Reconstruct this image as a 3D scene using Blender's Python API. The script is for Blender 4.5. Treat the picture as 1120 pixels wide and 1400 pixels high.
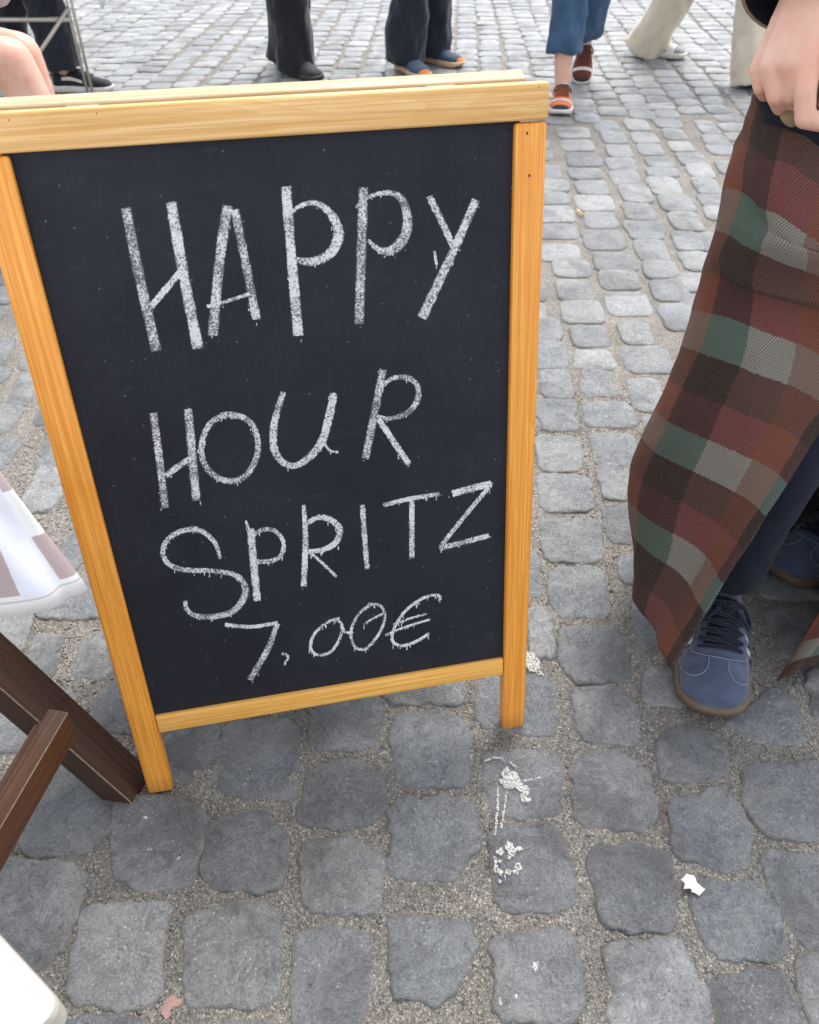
import bpy, bmesh, math, random
import numpy as np
from mathutils import Vector, Matrix, noise, Euler
for o in list(bpy.data.objects): bpy.data.objects.remove(o, do_unlink=True)
random.seed(4); RNG = np.random.default_rng(7)
SC = bpy.context.scene; COL = SC.collection
R = math.radians
# ------------------------------------------------------------------ camera, sky, sun, exposure
FPX, CX, CY, H, PITCH = 1130.0, 560.0, 700.0, 1.08, R(41)
cd = bpy.data.cameras.new('camera'); cam = bpy.data.objects.new('camera', cd); COL.objects.link(cam)
cam.location = (0, 0, H); cam.rotation_euler = (R(90) - PITCH, 0, 0)
cd.sensor_fit = 'HORIZONTAL'; cd.sensor_width = 36; cd.lens = 36 * FPX / 1120
cd.clip_start = 0.02; cd.clip_end = 3000
cd.dof.use_dof = True; cd.dof.focus_distance = 1.15; cd.dof.aperture_fstop = 11
SC.camera = cam
SUN_EL, SUN_AZ = R(60), R(25)      # azimuth measured from +Y (away from the camera) towards +X
w = bpy.data.worlds.new('World'); SC.world = w; w.use_nodes = True
nt = w.node_tree; nt.nodes.clear()
sky = nt.nodes.new('ShaderNodeTexSky'); sky.sky_type = 'NISHITA'; sky.sun_disc = False
sky.sun_elevation = SUN_EL; sky.sun_rotation = SUN_AZ; sky.dust_density = 1.2; sky.air_density = 1.0
hs = nt.nodes.new('ShaderNodeHueSaturation'); hs.inputs['Saturation'].default_value = 0.30
bg = nt.nodes.new('ShaderNodeBackground'); bg.inputs['Strength'].default_value = 0.15
wo = nt.nodes.new('ShaderNodeOutputWorld')
nt.links.new(sky.outputs[0], hs.inputs['Color']); nt.links.new(hs.outputs[0], bg.inputs['Color']); nt.links.new(bg.outputs[0], wo.inputs['Surface'])
sd = bpy.data.lights.new('sun', 'SUN'); sd.energy = 1.5; sd.angle = R(28); sd.color = (1.0, 0.96, 0.90)
so = bpy.data.objects.new('sun', sd); COL.objects.link(so)
so.rotation_euler = Vector((-math.sin(SUN_AZ) * math.cos(SUN_EL), -math.cos(SUN_AZ) * math.cos(SUN_EL), -math.sin(SUN_EL))).to_track_quat('-Z', 'Y').to_euler()
SC.view_settings.view_transform = 'Standard'; SC.view_settings.look = 'None'
SC.view_settings.gamma = 1.0; SC.view_settings.use_curve_mapping = False
SC.view_settings.exposure = 1.5

# ------------------------------------------------------------------ pixel helpers (photo pixel -> direction)
SP, CP = math.sin(PITCH), math.cos(PITCH)
O3 = Vector((0, 0, H))
def ray(x, y):
    a, b = (x - CX) / FPX, (y - CY) / FPX
    return Vector((a, -SP * b + CP, -CP * b - SP))
def G(x, y, z=0.0):                 # point on the level z
    r = ray(x, y); return O3 + r * ((z - H) / r.z)
def PY(x, y, Y):                    # point at distance Y in front of the camera
    r = ray(x, y); return O3 + r * (Y / r.y)
def proj(P):
    q = Vector(P) - O3; Z = CP * q.y - SP * q.z
    return CX + FPX * q.x / Z, CY + FPX * (-SP * q.y - CP * q.z) / Z, Z

# ------------------------------------------------------------------ object helpers
def thing(name, label, cat, loc=(0, 0, 0), rz=0, group=None):
    o = bpy.data.objects.new(name, None); COL.objects.link(o); o.empty_display_size = 0.05
    o.location = loc; o.rotation_euler = (0, 0, rz); tag(o, label, cat, group); return o
def tag(o, label=None, cat=None, group=None, kind=None):
    if label: o['label'] = label
    if cat: o['category'] = cat
    if group: o['group'] = group
    if kind: o['kind'] = kind
    return o
def link(name, me, mat, parent=None, world=True, smooth=True):
    """mesh in world coordinates; when the parent is an untrotated Empty the mesh is moved into its frame"""
    o = bpy.data.objects.new(name, me); COL.objects.link(o)
    for m in (mat if isinstance(mat, (list, tuple)) else [mat]): me.materials.append(m)
    if smooth: me.polygons.foreach_set('use_smooth', [True] * len(me.polygons))
    if parent is not None:
        if world:
            off = Vector((0, 0, 0)); p = parent
            while p: off += p.location; p = p.parent
            me.transform(Matrix.Translation(-off))
        o.parent = parent
    return o
def mesh(name, verts, faces, uvs=None):
    me = bpy.data.meshes.new(name); me.from_pydata([tuple(v) for v in verts], [], faces); me.update()
    if uvs is not None:
        ul = me.uv_layers.new(name='UVMap')
        for l in me.loops: ul.data[l.index].uv = uvs[l.vertex_index]
    return me
def grid_mesh(name, pts, uv=None, closed_u=False):
    n, m = len(pts), len(pts[0]); V = [p for row in pts for p in row]; F = []
    for i in range(n - 1):
        for j in range(m if closed_u else m - 1):
            j2 = (j + 1) % m
            F.append((i * m + j, i * m + j2, (i + 1) * m + j2, (i + 1) * m + j))
    U = [u for row in uv for u in row] if uv else None
    return mesh(name, V, F, U)
def loft(name, rings, cap=True):
    m = len(rings[0]); V = [p for r in rings for p in r]; F = []
    for i in range(len(rings) - 1):
        for j in range(m):
            F.append((i * m + j, i * m + (j + 1) % m, (i + 1) * m + (j + 1) % m, (i + 1) * m + j))
    if cap:
        F.append(tuple(range(m))[::-1]); F.append(tuple(range((len(rings) - 1) * m, len(rings) * m)))
    return mesh(name, V, F)
def box_me(name, lo, hi, bev=0.002, seg=2, rot=None):
    bm = bmesh.new(); bmesh.ops.create_cube(bm, size=1)
    lo, hi = Vector(lo), Vector(hi); c = (lo + hi) / 2; s = hi - lo
    for v in bm.verts: v.co = Vector((v.co.x * s.x, v.co.y * s.y, v.co.z * s.z)) + c
    if bev: bmesh.ops.bevel(bm, geom=bm.edges[:], offset=bev, segments=seg, affect='EDGES', profile=0.5)
    if rot is not None: bm.transform(rot)
    bmesh.ops.recalc_face_normals(bm, faces=bm.faces[:])
    me = bpy.data.meshes.new(name); bm.to_mesh(me); bm.free(); return me
def bar_me(name, p0, p1, w, h, up=(0, 0, 1), bev=0.002):
    p0, p1 = Vector(p0), Vector(p1); d = p1 - p0; L = d.length; x = d.normalized()
    y = Vector(up).cross(x).normalized(); z = x.cross(y)
    M = Matrix.Translation(p0) @ Matrix((x, y, z)).transposed().to_4x4()
    return box_me(name, (0, -w / 2, -h / 2), (L, w / 2, h / 2), bev, 2, M)
def tube_rings(path, rad, n=10):
    P = [Vector(p) for p in path]; rings = []
    t0 = (P[1] - P[0]).normalized(); a = t0.orthogonal().normalized()
    for i, p in enumerate(P):
        t = (P[min(i + 1, len(P) - 1)] - P[max(i - 1, 0)]).normalized()
        a = (a - t * a.dot(t)).normalized(); b = t.cross(a)
        r = rad[i] if isinstance(rad, (list, tuple)) else rad
        rings.append([p + (a * math.cos(k * 2 * math.pi / n) + b * math.sin(k * 2 * math.pi / n)) * r for k in range(n)])
    return rings
def tube(name, path, rad, n=10): return loft(name, tube_rings(path, rad, n))
def catmull(P, n):
    P = np.array(P, float); k = len(P); out = []
    for t in np.linspace(0, k - 1, n):
        i = min(int(t), k - 2); f = t - i
        p0, p1, p2, p3 = P[max(i - 1, 0)], P[i], P[i + 1], P[min(i + 2, k - 1)]
        out.append(0.5 * ((2 * p1) + (-p0 + p2) * f + (2 * p0 - 5 * p1 + 4 * p2 - p3) * f * f + (-p0 + 3 * p1 - 3 * p2 + p3) * f ** 3))
    return np.array(out)
def join(name, mes):
    V, F, o = [], [], 0
    for me in mes:
        V += [v.co.copy() for v in me.vertices]; F += [tuple(i + o for i in p.vertices) for p in me.polygons]; o = len(V)
        bpy.data.meshes.remove(me)
    return mesh(name, V, F)
def blob(name, chains, voxel=0.012, smooth=4, extra=(), fold=None):
    """one continuous skin over chains of tapered capsules [(x,y,z,r),...]; chain[0] may be 'flat' to cut the start square"""
    bm = bmesh.new()
    for ch in chains:
        flat = ch[0] == 'flat'; ch = list(ch[1:] if flat else ch)
        for i, c in enumerate(ch):
            if not (flat and i == 0):
                bmesh.ops.create_uvsphere(bm, u_segments=14, v_segments=9, radius=c[3], matrix=Matrix.Translation(c[:3]))
            if i:
                a, b = Vector(ch[i - 1][:3]), Vector(c[:3]); d = b - a
                if d.length > 1e-5:
                    M = Matrix.Translation((a + b) / 2) @ d.to_track_quat('Z', 'Y').to_matrix().to_4x4()
                    bmesh.ops.create_cone(bm, cap_ends=True, segments=18, radius1=ch[i - 1][3], radius2=c[3], depth=d.length, matrix=M)
    for (c, s, q) in extra:
        bmesh.ops.create_uvsphere(bm, u_segments=20, v_segments=14, radius=1, matrix=Matrix.Translation(c) @ q.to_matrix().to_4x4() @ Matrix.Diagonal((*s, 1)))
    me = bpy.data.meshes.new(name); bm.to_mesh(me); bm.free()
    o = bpy.data.objects.new('tmp', me); COL.objects.link(o)
    m = o.modifiers.new('r', 'REMESH'); m.mode = 'VOXEL'; m.voxel_size = voxel
    m = o.modifiers.new('s', 'SMOOTH'); m.factor = 0.5; m.iterations = smooth
    out = bpy.data.meshes.new_from_object(o.evaluated_get(bpy.context.evaluated_depsgraph_get()))
    bpy.data.objects.remove(o); bpy.data.meshes.remove(me); out.name = name
    if fold:
        out.update(); nr = [v.normal.copy() for v in out.vertices]
        for v, n_ in zip(out.vertices, nr): v.co += n_ * fold(v.co)
    return out

# ------------------------------------------------------------------ materials
def srgb(r, g, b):
    f = lambda c: (c / 255 / 12.92) if c <= 10 else ((c / 255 + 0.055) / 1.055) ** 2.4
    return (f(r), f(g), f(b), 1)
class Mat:
    def __init__(s, name):
        s.m = bpy.data.materials.new(name); s.m.use_nodes = True; s.t = s.m.node_tree; s.t.nodes.clear()
        s.out = s.n('ShaderNodeOutputMaterial'); s.b = s.n('ShaderNodeBsdfPrincipled'); s.l(s.b.outputs[0], s.out.inputs[0])
    def n(s, t, **k):
        x = s.t.nodes.new(t)
        for a, v in k.items(): setattr(x, a, v)
        return x
    def l(s, a, b): s.t.links.new(a, b)
    def set(s, **k):
        for a, v in k.items(): s.put(s.b.inputs[a.replace('_', ' ')], v)
        return s
    def put(s, inp, v):
        if hasattr(v, 'is_output'): s.l(v, inp)
        else: inp.default_value = v
    def coord(s, kind='Object', scale=(1, 1, 1), loc=None):
        c = s.n('ShaderNodeTexCoord'); m = s.n('ShaderNodeMapping'); m.inputs['Scale'].default_value = scale
        if loc is not None: s.put(m.inputs['Location'], loc)
        s.l(c.outputs[kind], m.inputs['Vector']); return m.outputs[0]
    def noise(s, vec, scale, detail=4, rough=0.55, dist=0.0):
        x = s.n('ShaderNodeTexNoise'); s.l(vec, x.inputs['Vector'])
        x.inputs['Scale'].default_value = scale; x.inputs['Detail'].default_value = detail
        x.inputs['Roughness'].default_value = rough; x.inputs['Distortion'].default_value = dist; return x.outputs['Fac']
    def vor(s, vec, scale, feature='F1', out='Distance', rnd=1.0):
        x = s.n('ShaderNodeTexVoronoi', feature=feature); s.l(vec, x.inputs['Vector']); x.inputs['Scale'].default_value = scale
        x.inputs['Randomness'].default_value = rnd; return x.outputs[out]
    def ramp(s, fac, stops, interp='LINEAR'):
        x = s.n('ShaderNodeValToRGB'); s.put(x.inputs[0], fac); e = x.color_ramp.elements; x.color_ramp.interpolation = interp
        while len(e) < len(stops): e.new(0.5)
        for el, (p, c) in zip(e, stops): el.position = p; el.color = c if isinstance(c, (tuple, list)) else (c, c, c, 1)
        return x.outputs[0]
    def mix(s, fac, a, b, mode='MIX'):
        x = s.n('ShaderNodeMix', data_type='RGBA', blend_type=mode); s.put(x.inputs[0], fac); s.put(x.inputs[6], a); s.put(x.inputs[7], b); return x.outputs[2]
    def math(s, op, a, b=0.0, c=0.0, clamp=False):
        x = s.n('ShaderNodeMath', operation=op, use_clamp=clamp); s.put(x.inputs[0], a); s.put(x.inputs[1], b); s.put(x.inputs[2], c); return x.outputs[0]
    def attr(s, name, out='Fac'):
        x = s.n('ShaderNodeAttribute', attribute_name=name); return x.outputs[out]
    def bump(s, h, strength=0.3, dist=0.002, normal=None):
        x = s.n('ShaderNodeBump'); x.inputs['Strength'].default_value = strength; x.inputs['Distance'].default_value = dist
        s.put(x.inputs['Height'], h)
        if normal is not None: s.l(normal, x.inputs['Normal'])
        return x.outputs[0]

def m_stone():
    s = Mat('basalt'); g = s.n('ShaderNodeNewGeometry').outputs['Position']; t = s.attr('tint'); rim = s.attr('rim')
    big = s.noise(g, 14, 6, 0.65, 0.4); mid = s.noise(g, 55, 7, 0.72, 0.8); fine = s.noise(g, 330, 4, 0.75); gr = s.noise(g, 900, 2, 0.7)
    c = s.ramp(big, [(0.28, (0.140, 0.146, 0.152, 1)), (0.5, (0.196, 0.202, 0.208, 1)), (0.74, (0.275, 0.278, 0.280, 1))])
    c = s.mix(s.ramp(mid, [(0.44, 0.0), (0.70, 0.55)]), c, (0.30, 0.305, 0.303, 1)); c = s.mix(s.ramp(mid, [(0.26, 0.5), (0.42, 0.0)]), c, (0.085, 0.089, 0.094, 1))
    c = s.mix(s.ramp(fine, [(0.54, 0.0), (0.68, 0.6)]), c, (0.46, 0.46, 0.45, 1)); c = s.mix(s.ramp(fine, [(0.30, 0.8), (0.45, 0.0)]), c, (0.055, 0.057, 0.060, 1))
    c = s.mix(s.ramp(gr, [(0.64, 0.0), (0.74, 0.5)]), c, (0.48, 0.48, 0.46, 1))
    sel = s.vor(g, 26, out='Color'); sc_ = s.n('ShaderNodeSeparateColor'); s.l(sel, sc_.inputs[0])
    vv = s.vor(g, 120); c = s.mix(s.math('MULTIPLY', s.ramp(vv, [(0.10, 0.75), (0.22, 0.0)]), s.ramp(sc_.outputs[0], [(0.55, 0.0), (0.8, 1.0)])), c, (0.55, 0.55, 0.52, 1))
    st = s.n('ShaderNodeMapping'); s.l(g, st.inputs['Vector']); st.inputs['Rotation'].default_value = (0, 0, 0.9); st.inputs['Scale'].default_value = (9, 160, 9)
    scr = s.noise(st.outputs[0], 1.0, 2, 0.5); c = s.mix(s.math('MULTIPLY', s.ramp(scr, [(0.70, 0.0), (0.76, 0.5)]), s.ramp(big, [(0.45, 0.0), (0.6, 1.0)])), c, (0.50, 0.50, 0.48, 1))
    c = s.mix(1.0, c, s.ramp(t, [(0, (0.70, 0.70, 0.70, 1)), (0.35, (0.98, 0.99, 1.0, 1)), (0.5, (0.97, 0.99, 1.02, 1)), (0.65, (1.1, 1.08, 1.05, 1)), (1, (1.42, 1.40, 1.38, 1))]), 'MULTIPLY')
    pat = s.noise(g, 5.5, 4, 0.6, 0.8); c = s.mix(s.ramp(pat, [(0.50, 0.0), (0.64, 0.62)]), c, (0.085, 0.086, 0.088, 1)); c = s.mix(s.ramp(pat, [(0.30, 0.5), (0.46, 0.0)]), c, (0.31, 0.305, 0.295, 1))
    rf = s.math('MULTIPLY', rim, s.ramp(mid, [(0.3, 0.2), (0.65, 1.0)])); c = s.mix(s.math('MULTIPLY', rf, 0.62), c, (0.29, 0.275, 0.25, 1))
    s.set(Base_Color=c, Roughness=s.ramp(s.math('ADD', s.math('MULTIPLY', mid, 0.5), s.math('MULTIPLY', pat, 0.5)), [(0.32, 0.24), (0.68, 0.58)]), Specular_IOR_Level=0.55)
    fl = s.noise(g, 26, 8, 0.75, 1.5); b0 = s.bump(s.ramp(fl, [(0.40, 0.0), (0.43, 0.4), (0.56, 0.5), (0.585, 0.85), (0.7, 1.0)]), 0.8, 0.005); b1 = s.bump(mid, 0.85, 0.008, b0); b2 = s.bump(fine, 0.9, 0.0028, b1); s.set(Normal=b2); return s.m
def m_mortar():
    s = Mat('sandy_mortar'); g = s.n('ShaderNodeNewGeometry').outputs['Position']
    n1 = s.noise(g, 9, 4); n2 = s.noise(g, 330, 4, 0.75); cell = s.vor(g, 420, out='Color')
    cv = s.n('ShaderNodeSeparateColor'); s.l(cell, cv.inputs[0])
    c = s.ramp(n1, [(0.3, (0.190, 0.176, 0.157, 1)), (0.7, (0.285, 0.266, 0.240, 1))])
    c = s.mix(0.75, c, s.ramp(cv.outputs[0], [(0.0, (0.45, 0.43, 0.40, 1)), (0.5, (0.95, 0.93, 0.90, 1)), (0.9, (1.35, 1.32, 1.25, 1)), (1.0, (2.6, 2.5, 2.3, 1))]), 'MULTIPLY')
    c = s.mix(s.ramp(n2, [(0.3, 0.45), (0.42, 0.0)]), c, (0.09, 0.084, 0.077, 1))
    s.set(Base_Color=c, Roughness=0.85)
    b = s.bump(s.noise(g, 60, 5, 0.7), 0.8, 0.008); b = s.bump(s.vor(g, 420), 0.9, 0.003, b); s.set(Normal=b); return s.m
def m_grit():
    s = Mat('grit'); t = s.attr('tint')
    s.set(Base_Color=s.ramp(t, [(0, (0.11, 0.102, 0.093, 1)), (0.4, (0.20, 0.188, 0.172, 1)), (0.8, (0.28, 0.265, 0.245, 1)), (0.93, (0.36, 0.345, 0.32, 1)), (1, (0.62, 0.6, 0.56, 1))]), Roughness=0.8); return s.m
def m_wood(name, axis, light, mid, dark, rough=0.38, gloss=0.25, gs=1.0):
    s = Mat(name); sc = [330 * gs] * 3; sc[axis] = 4.0
    oi = s.n('ShaderNodeObjectInfo'); cx = s.n('ShaderNodeCombineXYZ')
    for k in range(3): s.l(s.math('MULTIPLY', oi.outputs['Random'], 13.0 * (k + 1)), cx.inputs[k])
    v = s.coord('Object', sc, cx.outputs[0]); sc2 = [26 * gs] * 3; sc2[axis] = 1.6; v2 = s.coord('Object', sc2, cx.outputs[0])
    sc3 = [760.0] * 3; sc3[axis] = 8.0; v3 = s.coord('Object', sc3, cx.outputs[0])
    a = s.noise(v2, 1.0, 2, 0.4, 0.4); wv = s.math('FRACT', s.math('MULTIPLY', a, 16.0))
    ring = s.ramp(wv, [(0.0, 0.15), (0.75, 0.85), (0.92, 1.0), (1.0, 0.15)])
    f = s.noise(v, 1.0, 3, 0.6); h = s.noise(v3, 1.0, 2, 0.6)
    c = s.mix(ring, light, mid); c = s.mix(s.ramp(f, [(0.40, 0.0), (0.62, 0.85)]), c, dark)
    c = s.mix(s.ramp(h, [(0.36, 0.6), (0.48, 0.0)]), c, dark)
    o = s.coord('Object'); wear = s.noise(o, 9, 4, 0.6); c = s.mix(s.ramp(wear, [(0.55, 0.0), (0.8, 0.35)]), c, light)
    spot = s.noise(o, 130, 3, 0.7); c = s.mix(s.ramp(spot, [(0.70, 0.0), (0.78, 0.5)]), c, (dark[0] * .4, dark[1] * .35, dark[2] * .3, 1))
    if axis == 1:                    # dirt rubbed into the feet of the posts
        sy = s.n('ShaderNodeSeparateXYZ'); s.l(o, sy.inputs[0]); dirt = s.math('ADD', s.math('MULTIPLY', sy.outputs[1], -22.0), s.math('MULTIPLY_ADD', wear, 1.4, 0.1), clamp=True)
        c = s.mix(s.math('MULTIPLY', dirt, 0.7), c, (0.16, 0.10, 0.045, 1))
    s.set(Base_Color=c, Roughness=s.ramp(wear, [(0.3, rough), (0.8, rough + 0.2)]), Specular_IOR_Level=0.45, Coat_Weight=gloss, Coat_Roughness=0.25)
    s.set(Normal=s.bump(s.math('ADD', f, h), 0.25, 0.0006)); return s.m
def m_slate():
    s = Mat('slate_panel'); o = s.coord('Object'); st = s.coord('Object', (500, 60, 500))
    a = s.noise(o, 7, 5, 0.6); b = s.noise(st, 1.0, 4, 0.7); f = s.noise(o, 700, 2, 0.7); sp = s.vor(o, 55)
    c = s.mix(s.ramp(a, [(0.35, 0.0), (0.75, 0.55)]), (0.0125, 0.0135, 0.020, 1), (0.026, 0.028, 0.038, 1))
    c = s.mix(s.math('MULTIPLY', s.ramp(b, [(0.55, 0.0), (0.9, 0.3)]), s.ramp(a, [(0.3, 0.3), (0.7, 1.0)])), c, (0.085, 0.09, 0.105, 1))
    c = s.mix(s.ramp(f, [(0.66, 0.0), (0.8, 0.30)]), c, (0.15, 0.16, 0.18, 1))
    gh = s.noise(s.coord('Object', (1, 2.2, 1)), 13, 5, 0.7, 2.0); c = s.mix(s.ramp(gh, [(0.58, 0.0), (0.80, 0.09)]), c, (0.19, 0.195, 0.21, 1))
    c = s.mix(s.ramp(sp, [(0.035, 0.6), (0.07, 0.0)]), c, (0.20, 0.20, 0.22, 1))
    s.set(Base_Color=c, Roughness=0.72, Specular_IOR_Level=0.25, Normal=s.bump(f, 0.2, 0.0005)); return s.m
def m_chalk():
    s = Mat('chalk'); o = s.coord('Object'); uv = s.n('ShaderNodeTexCoord').outputs['UV']
    sx = s.n('ShaderNodeSeparateXYZ'); s.l(uv, sx.inputs[0]); t = s.math('ABSOLUTE', s.math('MULTIPLY_ADD', sx.outputs[1], 2.0, -1.0))
    n1 = s.noise(o, 520, 3, 0.7); n2 = s.noise(o, 45, 3, 0.6); den = s.attr('den')
    thr = s.math('ADD', s.math('MULTIPLY', s.math('POWER', t, 5.0), 0.26), s.math('MULTIPLY_ADD', n2, -0.34, 0.635))
    thr = s.math('SUBTRACT', thr, s.math('MULTIPLY', den, 0.16))
    al = s.math('MULTIPLY', s.math('SUBTRACT', n1, thr), 6.0, clamp=True); al = s.math('MULTIPLY_ADD', al, 0.78, 0.16)
    al = s.math('MULTIPLY', al, s.ramp(t, [(0.82, 1.0), (1.0, 0.0)]))
    s.set(Base_Color=(0.72, 0.72, 0.72, 1), Roughness=0.95, Specular_IOR_Level=0.05, Alpha=al); return s.m
def m_cloth(name, col, col2=None, scale=900, rough=0.9, sheen=0.2, big=8, bump=0.3):
    s = Mat(name); o = s.coord('Object'); col2 = col2 or tuple(x * 0.72 for x in col[:3]) + (1,)
    a = s.noise(o, big, 4); f = s.noise(o, scale, 2, 0.7)
    c = s.mix(s.ramp(a, [(0.3, 0.0), (0.7, 1.0)]), col, col2); c = s.mix(s.ramp(f, [(0.35, 0.35), (0.65, 0.0)]), c, tuple(x * 0.5 for x in col[:3]) + (1,))
    s.set(Base_Color=c, Roughness=rough, Specular_IOR_Level=0.2, Sheen_Weight=sheen, Normal=s.bump(s.math('ADD', f, s.noise(o, 60, 4)), bump, 0.002)); return s.m
def m_plain(name, col, rough=0.5, metal=0.0, nscale=60, namt=0.25, bump=0.15):
    s = Mat(name); o = s.coord('Object'); a = s.noise(o, nscale, 4, 0.6)
    c = s.mix(s.ramp(a, [(0.3, 0.0), (0.75, 1.0)]), col, tuple(x * (1 - namt) for x in col[:3]) + (1,))
    s.set(Base_Color=c, Roughness=rough, Metallic=metal, Normal=s.bump(a, bump, 0.001)); return s.m
def m_drop():
    s = Mat('bird_dropping'); o = s.coord('Object'); n = s.noise(o, 420, 4, 0.75)
    s.set(Base_Color=(0.60, 0.60, 0.56, 1), Roughness=0.95, Specular_IOR_Level=0.1, Alpha=s.ramp(n, [(0.40, 0.0), (0.56, 0.92)])); return s.m
def m_skin(name='skin', col=(0.68, 0.43, 0.33, 1)):
    s = Mat(name); o = s.coord('Object'); a = s.noise(o, 30, 4, 0.6); f = s.noise(o, 500, 3, 0.7)
    c = s.mix(s.ramp(a, [(0.3, 0.0), (0.75, 0.8)]), col, (col[0] * 0.94, col[1] * 0.66, col[2] * 0.58, 1))
    s.set(Base_Color=c, Roughness=0.48, Subsurface_Weight=0.12, Subsurface_Scale=0.01, Normal=s.bump(s.math('ADD', f, s.noise(o, 160, 4)), 0.3, 0.001))
    s.b.inputs['Subsurface Radius'].default_value = (1.0, 0.35, 0.2); return s.m
def m_plaid():
    s = Mat('plaid_wool'); uv = s.n('ShaderNodeTexCoord').outputs['UV']; sx = s.n('ShaderNodeSeparateXYZ'); s.l(uv, sx.inputs[0])
    U, V = sx.outputs[0], sx.outputs[1]; nz = s.noise(uv, 900, 2, 0.7); wob = s.noise(uv, 260, 2)
    cu = s.math('FRACT', s.math('ADD', s.math('DIVIDE', U, 0.170), s.math('MULTIPLY_ADD', wob, 0.035, 0.0)))
    cv = s.math('FRACT', s.math('ADD', s.math('DIVIDE', V, 0.156), s.math('MULTIPLY_ADD', wob, 0.035, 0.675)))
    S = lambda *c: [(0.0, srgb(*c[0])), (0.34, srgb(*c[1])), (0.67, srgb(*c[2]))]
    # rows along the height: dark, grey, berry; columns: dark, grey, rust
    A = s.ramp(cv, S((50, 41, 36), (84, 102, 92), (74, 47, 46)), 'CONSTANT')
    C = s.ramp(cv, S((84, 59, 52), (136, 132, 122), (116, 66, 64)), 'CONSTANT')
    B = s.ramp(cv, S((98, 60, 47), (122, 100, 87), (120, 68, 52)), 'CONSTANT')
    c = s.mix(s.ramp(cu, [(0, 0.0), (0.34, 1.0)], 'CONSTANT'), A, B); c = s.mix(s.ramp(cu, [(0, 0.0), (0.67, 1.0)], 'CONSTANT'), c, C)
    tw = s.math('FRACT', s.math('MULTIPLY', s.math('ADD', U, s.math('MULTIPLY', V, 0.6)), 310.0)); tw = s.math('PINGPONG', tw, 0.5)
    c = s.mix(s.math('MULTIPLY', s.ramp(tw, [(0.1, 0.55), (0.32, 0.0)]), 1.0), c, srgb(36, 28, 25))
    nz2 = s.noise(uv, 420, 4, 0.8); c = s.mix(s.ramp(nz, [(0.52, 0.0), (0.72, 0.45)]), c, srgb(158, 132, 114)); c = s.mix(s.ramp(nz2, [(0.30, 0.55), (0.48, 0.0)]), c, srgb(40, 32, 29))
    s.set(Base_Color=c, Roughness=0.95, Specular_IOR_Level=0.1, Sheen_Weight=0.04, Sheen_Roughness=0.6, Normal=s.bump(s.math('ADD', tw, s.math('ADD', nz, nz2)), 0.7, 0.0016)); return s.m
GU = 0.080
def m_gingham():
    s = Mat('checked_cotton'); uv = s.n('ShaderNodeTexCoord').outputs['UV']; sx = s.n('ShaderNodeSeparateXYZ'); s.l(uv, sx.inputs[0])
    cu = s.math('FRACT', s.math('DIVIDE', s.math('ADD', sx.outputs[0], GU), 0.092)); cv = s.math('FRACT', s.math('ADD', s.math('DIVIDE', sx.outputs[1], 0.114), 0.29))
    st = lambda x: s.ramp(x, [(0.0, 0.0), (0.5, 1.0)], 'CONSTANT')
    a = s.mix(st(cu), (0.80, 0.79, 0.76, 1), (0.74, 0.74, 0.80, 1)); b = s.mix(st(cu), (0.47, 0.37, 0.37, 1), (0.74, 0.75, 0.81, 1))
    c = s.mix(st(cv), a, b); hem = s.math('LESS_THAN', sx.outputs[1], 0.017); c = s.mix(hem, c, (0.80, 0.78, 0.76, 1))
    line = s.math('LESS_THAN', s.math('ABSOLUTE', s.math('SUBTRACT', sx.outputs[1], 0.017)), 0.0012); c = s.mix(line, c, (0.55, 0.53, 0.52, 1))
    f = s.noise(uv, 1500, 2); w_ = s.noise(uv, 14, 4)
    s.set(Base_Color=c, Roughness=0.85, Specular_IOR_Level=0.2, Sheen_Weight=0.1, Normal=s.bump(s.math('ADD', s.math('MULTIPLY', f, 0.15), w_), 0.3, 0.006)); return s.m

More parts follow.
